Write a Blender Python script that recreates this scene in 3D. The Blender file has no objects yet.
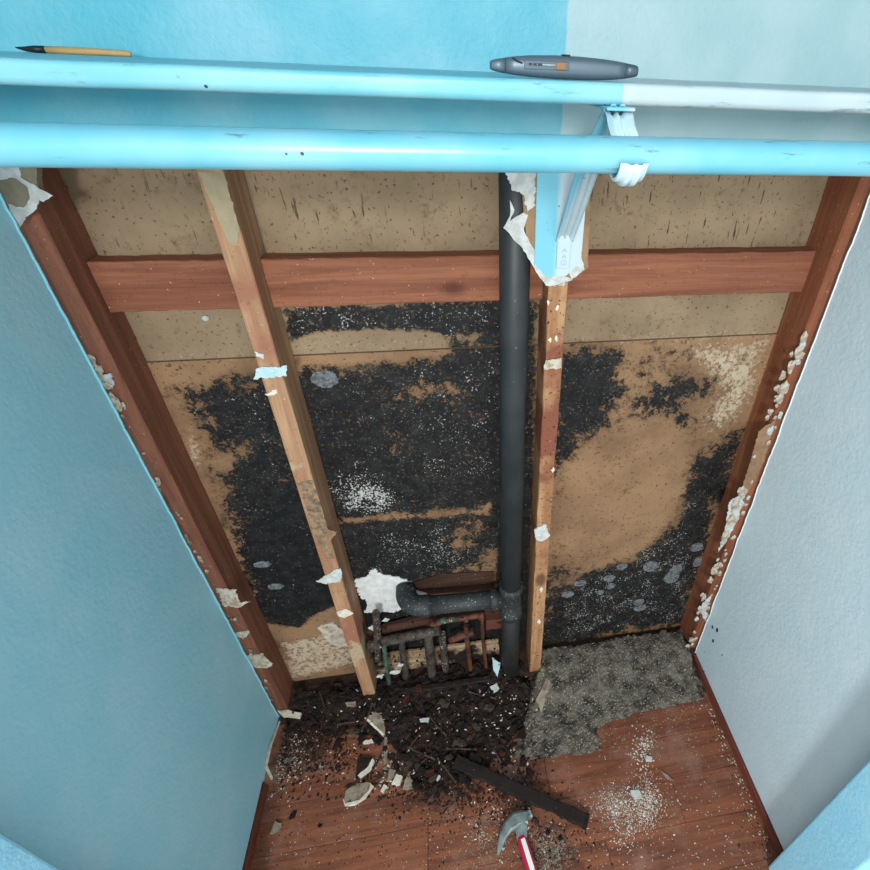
import bpy, bmesh, math, random
import numpy as np
from mathutils import Vector, Matrix, noise
from mathutils.geometry import tessellate_polygon

# ------------------------------------------------------------------ camera, light, exposure
SC = bpy.context.scene
COL = SC.collection
F_PX, CX, CY = 509.07, 540.10, 421.52          # focal length and principal point for 870 x 870
PITCH, YAW, ROLL = 0.61311, -0.2001, 0.04622
H = 1.70372                                     # camera height
def _rot(a, b, c):
    Rx = np.array([[1,0,0],[0,math.cos(a),-math.sin(a)],[0,math.sin(a),math.cos(a)]])
    Ry = np.array([[math.cos(b),0,math.sin(b)],[0,1,0],[-math.sin(b),0,math.cos(b)]])
    Rz = np.array([[math.cos(c),-math.sin(c),0],[math.sin(c),math.cos(c),0],[0,0,1]])
    return Rz @ Rx @ Ry
RM = _rot(PITCH, YAW, ROLL)
W2B = np.array([[1,0,0],[0,0,1],[0,-1,0]])      # (right, down, forward) -> (X, Y, Z)
cam_data = bpy.data.cameras.new('camera')
cam = bpy.data.objects.new('camera', cam_data); COL.objects.link(cam)
cb = W2B @ RM.T @ np.diag([1, -1, -1])
M4 = Matrix.Identity(4)
for i in range(3):
    for j in range(3): M4[i][j] = cb[i][j]
M4.translation = (0, 0, H)
cam.matrix_world = M4
cam_data.sensor_width = 36; cam_data.lens = F_PX / 870 * 36
cam_data.shift_x = (435 - CX) / 870; cam_data.shift_y = -(435 - CY) / 870
cam_data.clip_start = 0.02
SC.camera = cam

world = bpy.data.worlds.new('room_light'); SC.world = world; world.use_nodes = True
bg = world.node_tree.nodes['Background']
bg.inputs[0].default_value = (0.95, 0.985, 1.0, 1); bg.inputs[1].default_value = 1.26
kl = bpy.data.lights.new('window_light', 'AREA'); kl.shape = 'RECTANGLE'; kl.size = 0.30; kl.size_y = 0.6
kl.energy = 72; kl.color = (1.0, 0.98, 0.95)
ko = bpy.data.objects.new('window_light', kl); COL.objects.link(ko)
ko.location = (-0.33, -2.2, 2.2)
ko.rotation_euler = (Vector((0.1, 0.6, 1.1)) - ko.location).to_track_quat('-Z', 'Y').to_euler()
vs = SC.view_settings
vs.view_transform = 'Standard'; vs.look = 'None'; vs.gamma = 1; vs.use_curve_mapping = False
vs.exposure = 0.22

# ------------------------------------------------------------------ measures (metres)
D = 0.8914                  # front of the studs
DW = D - 0.0127             # painted face of the back wall plasterboard
BD = D + 0.089              # back board
XL, XR = -0.6033, 0.7733
S2, S3, SLF, SRF = -0.3498, 0.1845, -0.5758, 0.7533
ZS, YSF = 1.6907, 0.59
YR, ZR, RR = 0.5365, 1.6328, 0.0165
ZB, ZSEAM = 1.4105, 1.205
XP, YP = 0.1221, D + 0.0205
XSPLIT = 0.19

def ray(x, y):
    v = RM.T @ np.array([(x-CX)/F_PX, (y-CY)/F_PX, 1.0]); return Vector((v[0], v[2], -v[1]))
def onY(x, y, Y): r = ray(x, y); r = r * (Y / r.y); return Vector((r.x, r.y, r.z + H))
def onZ(x, y, Z=0.0): r = ray(x, y); r = r * ((Z - H) / r.z); return Vector((r.x, r.y, Z))
def onX(x, y, X): r = ray(x, y); r = r * (X / r.x); return Vector((X, r.y, r.z + H))

RND = random.Random(7)

# ------------------------------------------------------------------ materials
def srgb(r, g, b):
    def f(c):
        c /= 255.0
        return c/12.92 if c <= 0.04045 else ((c+0.055)/1.055)**2.4
    return (f(r), f(g), f(b), 1)
class NT:
    def __init__(s, name):
        s.m = bpy.data.materials.new(name); s.m.use_nodes = True
        s.t = s.m.node_tree; s.b = s.t.nodes['Principled BSDF']; s._tc = None
    def n(s, typ, **k):
        nd = s.t.nodes.new(typ)
        for a, v in k.items(): setattr(nd, a, v)
        return nd
    def l(s, a, b): s.t.links.new(a, b)
    def put(s, inp, v):
        if isinstance(v, bpy.types.NodeSocket): s.l(v, inp)
        else: inp.default_value = v
    def co(s):
        if not s._tc: s._tc = s.n('ShaderNodeTexCoord')
        return s._tc.outputs['Object']
    def mapped(s, scale, rnd=False):
        mp = s.n('ShaderNodeMapping'); s.l(s.co(), mp.inputs[0]); mp.inputs['Scale'].default_value = scale
        if rnd:
            oi = s.n('ShaderNodeObjectInfo'); c = s.n('ShaderNodeCombineXYZ')
            m = s.math('MULTIPLY', oi.outputs['Random'], 37.0)
            for k in range(3): s.l(m, c.inputs[k])
            s.l(c.outputs[0], mp.inputs['Location'])
        return mp.outputs[0]
    def noise(s, vec, scale, detail=4, rough=0.55, dist=0.0, col=False):
        nd = s.n('ShaderNodeTexNoise'); s.put(nd.inputs['Vector'], vec); nd.inputs['Scale'].default_value = scale
        nd.inputs['Detail'].default_value = detail; nd.inputs['Roughness'].default_value = rough
        nd.inputs['Distortion'].default_value = dist
        return nd.outputs['Color' if col else 'Fac']
    def voro(s, vec, scale, feature='F1'):
        nd = s.n('ShaderNodeTexVoronoi', feature=feature); s.put(nd.inputs['Vector'], vec); nd.inputs['Scale'].default_value = scale
        return nd.outputs['Distance']
    def math(s, op, a, b=0.0, clamp=False):
        nd = s.n('ShaderNodeMath', operation=op, use_clamp=clamp); s.put(nd.inputs[0], a); s.put(nd.inputs[1], b); return nd.outputs[0]
    def step(s, v, lo, hi):
        nd = s.n('ShaderNodeMapRange', interpolation_type='SMOOTHSTEP'); s.put(nd.inputs[0], v)
        nd.inputs[1].default_value = lo; nd.inputs[2].default_value = hi; return nd.outputs[0]
    def mix(s, f, a, b, mode='MIX'):
        nd = s.n('ShaderNodeMix', data_type='RGBA', blend_type=mode)
        s.put(nd.inputs[0], f); s.put(nd.inputs[6], a); s.put(nd.inputs[7], b); return nd.outputs[2]
    def sep(s, v):
        nd = s.n('ShaderNodeSeparateXYZ'); s.put(nd.inputs[0], v); return nd.outputs
    def bump(s, h, strength=0.3, dist=0.002):
        nd = s.n('ShaderNodeBump'); s.l(h, nd.inputs['Height']); nd.inputs['Strength'].default_value = strength
        nd.inputs['Distance'].default_value = dist; s.l(nd.outputs[0], s.b.inputs['Normal'])
    def out(s, col, rough=0.7, metal=0.0, spec=0.4):
        s.put(s.b.inputs['Base Color'], col); s.put(s.b.inputs['Roughness'], rough)
        s.b.inputs['Metallic'].default_value = metal; s.b.inputs['Specular IOR Level'].default_value = spec
        return s.m

BLUE = srgb(86, 175, 195); WHITE = srgb(154, 188, 194)
def paint(name, col, col2=None, rough=0.55, orange=0.35, scuff=0.0, spec=0.35):
    t = NT(name); v = t.co()
    c = col
    if col2:
        x = t.math('ADD', t.sep(v)[0], t.math('MULTIPLY', t.math('SUBTRACT', t.noise(v, 60, 3), 0.5), 0.004))
        c = t.mix(t.step(x, XSPLIT - 0.0015, XSPLIT + 0.0015), col, col2)
    n1 = t.noise(v, 9, 3)
    c = t.mix(t.step(n1, 0.3, 0.8), c, t.mix(0.12, c, srgb(255, 255, 255)))
    if scuff:
        sc = t.noise(t.mapped((14, 90, 90)), 1.0, 6, 0.7)
        c = t.mix(t.math('MULTIPLY', t.step(sc, 0.60, 0.68), scuff), c, srgb(70, 85, 92))
        dt = t.voro(v, 55)
        c = t.mix(t.math('MULTIPLY', t.step(dt, 0.10, 0.07), t.step(n1, 0.55, 0.62)), c, srgb(50, 60, 66))
    h = t.math('ADD', t.noise(v, 130, 3, 0.6), t.math('MULTIPLY', t.noise(v, 38, 2), 0.8))
    t.bump(h, orange, 0.0025)
    return t.out(c, rough, 0, spec)
M = {}
M['blue_wall'] = paint('blue_wall_paint', BLUE, rough=0.5, orange=0.45)
M['jamb_wall'] = paint('lit_blue_jamb_paint', srgb(144, 213, 240), rough=0.5, orange=0.5)  # wall blue made lighter: the brighter light on the jambs is in the colour
M['sheen_wall'] = paint('blue_wall_paint_with_sheen', srgb(150, 213, 230), rough=0.45, orange=0.45, spec=0.5)  # wall blue made paler: glare and bounce light are put into the colour
M['white_wall'] = paint('white_wall_paint', srgb(198, 224, 234), rough=0.5, orange=0.45)
M['split_wall'] = paint('blue_and_white_wall_paint', BLUE, WHITE, rough=0.5, orange=0.4)
M['split_gloss'] = paint('blue_and_white_gloss_paint', srgb(104, 182, 198), srgb(166, 188, 193), rough=0.35, orange=0.06, scuff=0.5)
M['rod_paint'] = paint('glossy_blue_rod_paint', srgb(96, 175, 195), rough=0.32, orange=0.05, scuff=0.6, spec=0.5)
M['bracket'] = paint('bracket_paint', srgb(140, 214, 236), srgb(226, 234, 238), rough=0.38, orange=0.05)
M['hook'] = paint('pale_blue_hook_paint', srgb(186, 216, 226), rough=0.35, orange=0.05)
M['rim_blue'] = paint('cyan_rim_highlight', srgb(140, 226, 244), rough=0.35, orange=0.05)  # paler colour stands in for the highlight on the cut edge
M['rim_white'] = paint('white_rim_highlight', srgb(240, 244, 246), rough=0.4, orange=0.05)
M['ceiling'] = paint('white_ceiling_paint', srgb(225, 228, 230), rough=0.7)

def wood(name, c1, c2, axis, dirt=0.25, stain=None, rough=0.75, knots=True, pale=None):
    """grain runs along the given local axis; stain = (colour, lo, hi) noise patches"""
    t = NT(name)
    sc = [38, 38, 38]; sc[axis] = 2.2
    v = t.mapped(tuple(sc), True)
    g = t.noise(v, 1.0, 6, 0.6, 0.6)
    fine = [260, 260, 260]; fine[axis] = 9
    g2 = t.noise(t.mapped(tuple(fine), True), 1.0, 3, 0.6)
    col = t.mix(t.step(g, 0.32, 0.68), c1, c2)
    col = t.mix(t.math('MULTIPLY', t.step(g2, 0.45, 0.75), 0.35), col, t.mix(0.5, c2, (0.01, 0.008, 0.006, 1)))
    low = t.noise(t.mapped((5, 5, 5), True), 1.0, 4, 0.6)
    if stain:
        col = t.mix(t.step(low, stain[1], stain[2]), col, stain[0])
    if pale:
        col = t.mix(t.step(t.noise(t.mapped((7, 7, 7), True), 1.0, 5, 0.65), pale[1], pale[2]), col, pale[0])
    if knots:
        kn = [7, 7, 7]; kn[axis] = 4.0
        k = t.voro(t.mapped(tuple(kn), True), 1.0)
        col = t.mix(t.math('MULTIPLY', t.step(k, 0.16, 0.06), 0.75), col, srgb(62, 30, 20))
    sp = t.noise(t.mapped((120, 120, 120), True), 1.0, 3, 0.6)
    col = t.mix(t.math('MULTIPLY', t.step(sp, 0.60, 0.68), dirt), col, srgb(40, 28, 22))
    wsp = t.noise(t.mapped((170, 170, 170), True), 1.0, 2, 0.6)
    col = t.mix(t.math('MULTIPLY', t.step(wsp, 0.71, 0.75), 0.7), col, srgb(205, 195, 180))
    t.bump(t.math('ADD', g, t.math('MULTIPLY', g2, 0.6)), 0.45, 0.0015)
    return t.out(col, rough, 0, 0.25)
M['stud_red'] = wood('red_brown_stud_wood', srgb(134, 88, 68), srgb(106, 66, 50), 2)
M['stud_tan'] = wood('tan_stud_wood', srgb(176, 142, 110), srgb(146, 108, 80), 2, stain=(srgb(146, 100, 78), 0.50, 0.68), pale=(srgb(168, 152, 124), 0.60, 0.66))
M['stud_right'] = wood('orange_red_stud_wood', srgb(146, 92, 64), srgb(116, 68, 46), 2)
M['stud_thin'] = wood('peeling_tan_stud_wood', srgb(176, 138, 100), srgb(144, 104, 72), 2, dirt=0.9, stain=(srgb(124, 76, 58), 0.52, 0.64))
M['block'] = wood('red_blocking_wood', srgb(142, 92, 68), srgb(112, 68, 50), 0)
M['block_dark'] = wood('dull_red_wood', srgb(112, 68, 52), srgb(84, 50, 38), 0, dirt=0.6)
M['plate'] = wood('dark_damp_plate_wood', srgb(70, 48, 38), srgb(40, 28, 24), 0, dirt=0.9)
M['rotten'] = wood('black_rotted_wood', srgb(38, 31, 28), srgb(22, 18, 17), 0, dirt=0.9, knots=False)
M['lath'] = wood('cream_lath_wood', srgb(176, 158, 128), srgb(130, 106, 80), 0, dirt=1.0, knots=False, stain=(srgb(34, 26, 24), 0.46, 0.54))
M['lath_brown'] = wood('brown_lath_wood', srgb(78, 53, 42), srgb(48, 33, 27), 0, dirt=0.9, knots=False)
M['baseboard'] = wood('dark_red_baseboard_wood', srgb(120, 64, 48), srgb(88, 44, 34), 1, knots=False)
M['handle_wood'] = wood('tan_handle_wood', srgb(196, 168, 118), srgb(180, 148, 100), 0, dirt=0.1, knots=False)

def floor_mat():
    t = NT('red_brown_floor_laminate')
    g = t.noise(t.mapped((3.5, 46, 46), True), 1.0, 6, 0.6, 0.8)
    g2 = t.noise(t.mapped((12, 300, 300), True), 1.0, 3, 0.6)
    oi = t.n('ShaderNodeObjectInfo')
    c = t.mix(t.step(g, 0.3, 0.7), srgb(138, 84, 57), srgb(94, 54, 38))
    c = t.mix(t.math('MULTIPLY', t.step(g2, 0.5, 0.75), 0.4), c, srgb(76, 36, 26))
    c = t.mix(t.math('MULTIPLY', oi.outputs['Random'], 0.25), c, srgb(120, 66, 42))
    geo = t.n('ShaderNodeNewGeometry'); w = geo.outputs['Position']
    # dried dust film and dark damp staining of their own shape
    wx = t.sep(w)
    def blob(cx, cy, r0, r1):                # damp stain of a given reach with a ragged rim
        dx = t.math('SUBTRACT', wx[0], cx); dy = t.math('SUBTRACT', wx[1], cy)
        dd = t.math('SQRT', t.math('ADD', t.math('MULTIPLY', dx, dx), t.math('MULTIPLY', dy, dy)))
        return t.step(t.math('ADD', dd, t.math('MULTIPLY', t.math('SUBTRACT', t.noise(w, 28, 6, 0.7), 0.5), 0.28)), r1, r0)
    st = t.math('MAXIMUM', blob(-0.52, 0.80, 0.05, 0.13), t.math('MAXIMUM', blob(-0.10, 0.70, 0.08, 0.17), t.math('MAXIMUM', blob(0.12, 0.60, 0.02, 0.11), blob(0.17, 0.42, 0.02, 0.09))))
    c = t.mix(t.math('MULTIPLY', st, 0.75), c, srgb(44, 29, 23))
    dust = t.noise(w, 9, 6, 0.65)
    c = t.mix(t.math('MULTIPLY', t.step(dust, 0.48, 0.70), 0.55), c, srgb(142, 112, 98))
    sp = t.noise(w, 190, 2, 0.6)
    c = t.mix(t.math('MULTIPLY', t.step(sp, 0.68, 0.72), 0.7), c, srgb(190, 170, 150))
    dk = t.math('MULTIPLY', t.step(t.noise(w, 75, 4, 0.6), 0.62, 0.68), t.step(t.noise(w, 7, 3), 0.42, 0.55))
    c = t.mix(t.math('MULTIPLY', dk, 0.8), c, srgb(34, 22, 18))
    t.bump(t.math('ADD', g2, t.math('MULTIPLY', sp, 0.5)), 0.15, 0.001)
    return t.out(c, t.math('ADD', 0.42, t.math('MULTIPLY', dust, 0.35)), 0, 0.4)
M['floor'] = floor_mat()

def board_mat():
    t = NT('mouldy_back_board')
    v = t.co(); xyz = t.sep(v)
    at = t.n('ShaderNodeAttribute', attribute_name='stain'); a = t.sep(at.outputs['Color'])
    big = t.noise(v, 5, 4, 0.6)
    # bare board
    tan = t.mix(t.step(big, 0.35, 0.7), srgb(144, 115, 86), srgb(116, 91, 68))
    grey = t.mix(t.step(big, 0.3, 0.7), srgb(144, 126, 102), srgb(122, 106, 84))
    zz = t.math('ADD', xyz[2], t.math('MULTIPLY', t.math('SUBTRACT', t.noise(v, 30, 3), 0.5), 0.006))
    c = t.mix(t.step(zz, ZSEAM - 0.002, ZSEAM + 0.004), tan, grey)
    fine = t.noise(v, 120, 4, 0.65)
    c = t.mix(t.math('MULTIPLY', t.step(fine, 0.55, 0.75), 0.3), c, srgb(96, 72, 50))
    # pin cracks: short vertical dashes on the upper board, dots lower down
    dash = t.noise(t.mapped((190, 190, 26)), 1.0, 2, 0.5)
    c = t.mix(t.math('MULTIPLY', t.math('MULTIPLY', t.step(dash, 0.655, 0.69), t.step(xyz[2], 1.36, 1.42)), t.math('MULTIPLY', t.step(big, 0.62, 0.42), 0.85)), c, srgb(52, 38, 28))
    dots = t.noise(v, 150, 2, 0.5)
    c = t.mix(t.math('MULTIPLY', t.step(dots, 0.64, 0.68), 0.75), c, srgb(58, 42, 32))
    # whitish salts
    wn = t.noise(v, 110, 5, 0.7)
    c = t.mix(t.math('MULTIPLY', t.step(t.math('ADD', wn, t.math('MULTIPLY', t.math('SUBTRACT', a[2], 0.5), 0.22)), 0.52, 0.64), t.math('MULTIPLY', a[2], 0.75)), c, srgb(190, 182, 160))
    # mould
    n1 = t.noise(v, 16, 8, 0.62, 0.5); n2 = t.noise(v, 62, 7, 0.75)
    m = t.math('ADD', a[0], t.math('ADD', t.math('MULTIPLY', t.math('SUBTRACT', n1, 0.5), 1.7), t.math('MULTIPLY', t.math('SUBTRACT', n2, 0.5), 2.2)))
    mask = t.step(m, 0.46, 0.60)
    halo = t.math('MULTIPLY', t.step(m, 0.12, 0.52), 0.40)
    c = t.mix(t.math('MULTIPLY', t.step(a[0], 0.1, 0.9), 0.5), c, srgb(88, 70, 52))
    c = t.mix(halo, c, srgb(84, 62, 44))
    mc = t.mix(t.step(t.noise(v, 34, 6, 0.7), 0.4, 0.66), srgb(12, 15, 18), srgb(30, 33, 34))
    mc = t.mix(t.math('MULTIPLY', t.step(n2, 0.55, 0.68), t.step(m, 1.35, 0.7)), mc, srgb(98, 84, 66))
    n3 = t.noise(v, 130, 5, 0.72)
    mc = t.mix(t.math('MULTIPLY', t.math('MULTIPLY', t.step(n3, 0.56, 0.66), t.step(m, 1.6, 0.8)), 0.85), mc, srgb(112, 94, 72))
    c = t.mix(mask, c, mc)
    # pale specks over the mould
    gr = t.noise(v, 210, 3, 0.6)
    g1 = t.math('ADD', t.math('ADD', gr, t.math('MULTIPLY', t.math('SUBTRACT', t.noise(v, 26, 4, 0.65), 0.55), 0.45)), t.math('MULTIPLY', a[1], 0.17))
    c = t.mix(t.math('MULTIPLY', t.step(g1, 0.685, 0.725), mask), c, t.mix(t.noise(v, 90, 2), srgb(96, 100, 98), srgb(206, 210, 206)))
    t.bump(t.math('ADD', t.math('MULTIPLY', mask, 0.4), t.math('ADD', t.math('MULTIPLY', n2, 0.7), t.math('MULTIPLY', gr, 0.5))), 0.5, 0.003)
    return t.out(c, t.math('SUBTRACT', 0.85, t.math('MULTIPLY', mask, 0.2)), 0, 0.25)
M['board'] = board_mat()

def speckled(name, c, c2, spec_col, sscale=160, thr=0.68, rough=0.7, metal=0.0, scale=20, bump=0.3, spec=0.4, amt=0.8):
    t = NT(name); v = t.co()
    col = t.mix(t.step(t.noise(v, scale, 5, 0.6), 0.35, 0.68), c, c2)
    s = t.noise(v, sscale, 3, 0.6)
    col = t.mix(t.math('MULTIPLY', t.step(s, thr, thr + 0.05), amt), col, spec_col)
    t.bump(t.math('ADD', t.noise(v, scale * 5, 4), s), bump, 0.002)
    return t.out(col, rough, metal, spec)
M['abs'] = speckled('black_plastic_pipe', srgb(38, 44, 46), srgb(48, 54, 56), srgb(140, 146, 146), 120, 0.70, 0.5, scale=14, bump=0.1, amt=0.6)
M['abs_dirty'] = speckled('dusty_black_plastic', srgb(38, 43, 45), srgb(50, 55, 56), srgb(190, 194, 190), 190, 0.64, 0.6, scale=24, bump=0.25)
M['abs_low'] = speckled('darker_black_plastic', srgb(22, 26, 26), srgb(34, 36, 34), srgb(110, 112, 104), 170, 0.70, 0.7, scale=30, bump=0.3)  # darker, rougher copy of the pipe plastic for the part below the tee
M['copper'] = speckled('tarnished_copper', srgb(104, 60, 44), srgb(52, 34, 28), srgb(140, 150, 136), 110, 0.66, 0.65, 0.2, scale=40, bump=0.2)
M['copper_green'] = speckled('green_corroded_copper', srgb(70, 96, 84), srgb(52, 60, 54), srgb(130, 190, 165), 90, 0.60, 0.7, 0.2, scale=40, bump=0.4)
M['galv'] = speckled('grimy_grey_iron', srgb(82, 74, 67), srgb(36, 31, 29), srgb(150, 142, 130), 140, 0.64, 0.75, 0.2, scale=40, bump=0.6)
M['crust'] = speckled('crusted_iron', srgb(74, 64, 56), srgb(40, 34, 32), srgb(176, 170, 158), 120, 0.60, 0.9, 0.0, scale=50, bump=1.0)
M['paper'] = speckled('torn_white_paper', srgb(194, 200, 198), srgb(166, 172, 168), srgb(120, 112, 100), 90, 0.70, 0.85, scale=60, bump=0.6)
M['paper_blue'] = speckled('blue_painted_paper', srgb(164, 200, 208), srgb(186, 204, 208), srgb(100, 108, 108), 90, 0.70, 0.7, scale=60, bump=0.5)
M['gypsum'] = speckled('crumbly_cream_gypsum', srgb(196, 190, 176), srgb(150, 136, 116), srgb(110, 88, 68), 80, 0.64, 0.95, scale=60, bump=1.0)
M['card'] = speckled('brown_plasterboard_paper', srgb(146, 118, 90), srgb(124, 98, 74), srgb(90, 70, 54), 90, 0.68, 0.9, scale=30, bump=0.3)
M['smudge'] = speckled('grey_smeared_wood', srgb(150, 124, 96), srgb(88, 78, 66), srgb(60, 52, 46), 120, 0.62, 0.9, scale=55, bump=0.4)
M['card_grey'] = speckled('grey_plasterboard_paper', srgb(128, 122, 104), srgb(110, 104, 88), srgb(90, 80, 66), 90, 0.70, 0.9, scale=30, bump=0.2)
M['white_patch'] = speckled('white_plaster', srgb(206, 212, 212), srgb(184, 190, 188), srgb(120, 106, 90), 60, 0.68, 0.85, scale=40, bump=0.5)
M['dark_debris'] = speckled('black_damp_debris', srgb(20, 18, 18), srgb(50, 38, 33), srgb(150, 144, 134), 150, 0.68, 0.9, scale=45, bump=1.0, spec=0.2)
M['brown_debris'] = speckled('brown_rot_debris', srgb(52, 36, 30), srgb(30, 24, 22), srgb(130, 110, 96), 120, 0.67, 0.9, scale=60, bump=1.0, spec=0.2)
M['clod_grey'] = speckled('grey_brown_rot', srgb(84, 74, 66), srgb(52, 44, 40), srgb(150, 142, 132), 150, 0.64, 0.95, scale=70, bump=1.0, spec=0.2)
M['clod_red'] = speckled('red_brown_rot', srgb(88, 50, 38), srgb(54, 32, 27), srgb(140, 120, 108), 150, 0.66, 0.95, scale=70, bump=1.0, spec=0.2)
M['grey_bed'] = speckled('grey_green_grit', srgb(106, 101, 91), srgb(46, 43, 39), srgb(176, 172, 156), 200, 0.60, 0.95, scale=28, bump=1.0, spec=0.2)
M['fragment'] = speckled('dirty_plaster_fragment', srgb(150, 140, 124), srgb(112, 98, 84), srgb(60, 46, 40), 90, 0.62, 0.95, scale=50, bump=0.8)
M['fragment_edge'] = speckled('white_plaster_edge', srgb(216, 212, 196), srgb(190, 184, 168), srgb(150, 140, 120), 90, 0.68, 0.9, scale=60, bump=0.5)
M['crumb_white'] = speckled('white_plaster_crumbs', srgb(212, 210, 200), srgb(188, 182, 168), srgb(140, 132, 118), 60, 0.68, 0.9, scale=30)
M['crumb_grey'] = speckled('grey_plaster_crumbs', srgb(150, 144, 128), srgb(110, 104, 90), srgb(90, 80, 70), 60, 0.68, 0.9, scale=30)
M['knife'] = speckled('grey_knife_metal', srgb(92, 110, 122), srgb(84, 101, 113), srgb(120, 138, 150), 90, 0.74, 0.42, 0.35, scale=8, bump=0.02)
M['knife_dark'] = speckled('dark_grey_knife_metal', srgb(78, 94, 106), srgb(70, 84, 96), srgb(90, 100, 110), 90, 0.74, 0.42, 0.35, scale=8, bump=0.02)
M['black'] = speckled('black_plastic', srgb(26, 30, 34), srgb(20, 22, 26), srgb(40, 40, 44), 90, 0.74, 0.5, scale=8, bump=0.05)
M['steel'] = speckled('worn_steel', srgb(150, 164, 164), srgb(112, 126, 126), srgb(70, 70, 66), 120, 0.66, 0.45, 0.5, scale=40, bump=0.2)
M['orange'] = speckled('amber_slider_plastic', srgb(150, 112, 70), srgb(128, 92, 58), srgb(100, 70, 40), 90, 0.74, 0.5, scale=10, bump=0.05)
M['red'] = speckled('red_rubber_grip', srgb(176, 32, 66), srgb(150, 24, 52), srgb(200, 90, 110), 90, 0.74, 0.5, scale=10, bump=0.1)
M['white_print'] = speckled('white_grip_stripe', srgb(226, 230, 226), srgb(210, 214, 210), srgb(60, 90, 80), 45, 0.64, 0.5, scale=10, bump=0.05)
M['mark'] = speckled('pressed_mark', srgb(150, 176, 188), srgb(140, 168, 180), srgb(120, 150, 160), 90, 0.75, 0.5, scale=10, bump=0.02)
M['soot'] = speckled('black_mould_smudge', srgb(26, 30, 32), srgb(44, 48, 50), srgb(70, 76, 78), 120, 0.66, 0.9, scale=30)
M['nail'] = speckled('rusty_nail', srgb(90, 78, 70), srgb(60, 46, 40), srgb(150, 140, 130), 60, 0.7, 0.6, 0.5)

# ------------------------------------------------------------------ builders
def link(name, me, mat=None, parent=None, loc=None, smooth=False):
    o = bpy.data.objects.new(name, me); COL.objects.link(o)
    if mat is not None and not me.materials: me.materials.append(M[mat] if isinstance(mat, str) else mat)
    if smooth:
        for p in me.polygons: p.use_smooth = True
    if loc is not None: o.location = loc
    if parent is not None: o.parent = parent
    return o
def mesh_of(bm, name):
    bmesh.ops.recalc_face_normals(bm, faces=bm.faces[:])
    me = bpy.data.meshes.new(name); bm.to_mesh(me); bm.free(); return me
def pyd(name, v, f):
    me = bpy.data.meshes.new(name); me.from_pydata([tuple(p) for p in v], [], f); me.update(); return me
def tag(o, label, cat, group=None, kind=None):
    if kind: o['kind'] = kind
    o['label'] = label; o['category'] = cat
    if group: o['group'] = group
    return o
def struct(o, label=None, cat=None):
    o['kind'] = 'structure'
    if label: o['label'] = label
    if cat: o['category'] = cat
    return o
def empty(name, loc=(0, 0, 0)):
    o = bpy.data.objects.new(name, None); COL.objects.link(o); o.location = loc; o.empty_display_size = 0.02; return o

def box_bm(x0, x1, y0, y1, z0, z1, bev=0.0, seg=1, bm=None):
    b = bmesh.new()
    r = bmesh.ops.create_cube(b, size=1)
    for v in b.verts:
        v.co = Vector(((x0+x1)/2 + v.co.x*(x1-x0), (y0+y1)/2 + v.co.y*(y1-y0), (z0+z1)/2 + v.co.z*(z1-z0)))
    if bev: bmesh.ops.bevel(b, geom=b.edges[:], offset=bev, segments=seg, affect='EDGES', profile=0.5)
    if bm is not None:
        t = bpy.data.meshes.new('t'); b.to_mesh(t); b.free(); bm.from_mesh(t); bpy.data.meshes.remove(t); return bm
    return b
def tube_bm(path, radii, seg=16, cap=True, bm=None, squash=None):
    bm = bm or bmesh.new(); pts = [Vector(p) for p in path]
    if not isinstance(radii, (list, tuple)): radii = [radii] * len(pts)
    rings = []; up = None
    for i, p in enumerate(pts):
        t = (pts[min(i+1, len(pts)-1)] - pts[max(i-1, 0)]).normalized()
        if up is None:
            up = Vector((0, 0, 1)) if abs(t.z) < 0.9 else Vector((0, 1, 0))
        a = t.cross(up).normalized(); b = a.cross(t).normalized(); up = b
        rings.append([bm.verts.new(p + (a*math.cos(2*math.pi*k/seg) + b*math.sin(2*math.pi*k/seg)) * radii[i]) for k in range(seg)])
    for r0, r1 in zip(rings, rings[1:]):
        for k in range(seg): bm.faces.new((r0[k], r0[(k+1) % seg], r1[(k+1) % seg], r1[k]))
    if cap: bm.faces.new(rings[0][::-1]); bm.faces.new(rings[-1])
    return bm
def tube(name, path, radii, mat, parent=None, seg=16, smooth=True):
    me = mesh_of(tube_bm(path, radii, seg), name); o = link(name, me, mat, parent)
    if smooth:
        for p in me.polygons: p.use_smooth = len(p.vertices) == 4
    return o
def prism_bm(pts, vec, bm=None, noise_amp=0.0):
    """closed outline extruded along vec"""
    bm = bm or bmesh.new(); vec = Vector(vec)
    a = [bm.verts.new(p) for p in pts]; b = [bm.verts.new(Vector(p) + vec) for p in pts]; n = len(pts)
    for t in tessellate_polygon([[Vector(p) for p in pts]]):
        if len(set(t)) < 3: continue
        for w_ in ((a[t[0]], a[t[1]], a[t[2]]), (b[t[2]], b[t[1]], b[t[0]])):
            try: bm.faces.new(w_)
            except ValueError: pass
    for i in range(n): bm.faces.new((a[i], a[(i+1) % n], b[(i+1) % n], b[i]))
    return bm
def ragged(pts, step, amp, seed=0):
    """subdivide a closed outline and shake it so that it looks torn"""
    out = []; n = len(pts); s = seed * 13.7
    for i in range(n):
        a, b = Vector(pts[i]), Vector(pts[(i+1) % n]); L = (b - a).length; k = max(1, int(L / step))
        for j in range(k):
            p = a.lerp(b, j / k)
            q = Vector((noise.noise(p*60 + Vector((s, 0, 0))) + 1.0*noise.noise(p*260 + Vector((s, 5, 0))),
                        noise.noise(p*60 + Vector((0, s, 9))) + 1.0*noise.noise(p*260 + Vector((3, s, 0))),
                        noise.noise(p*60 + Vector((7, 0, s))) + 1.0*noise.noise(p*260 + Vector((0, 1, s)))))
            out.append(p + q * amp)
    return out
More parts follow.
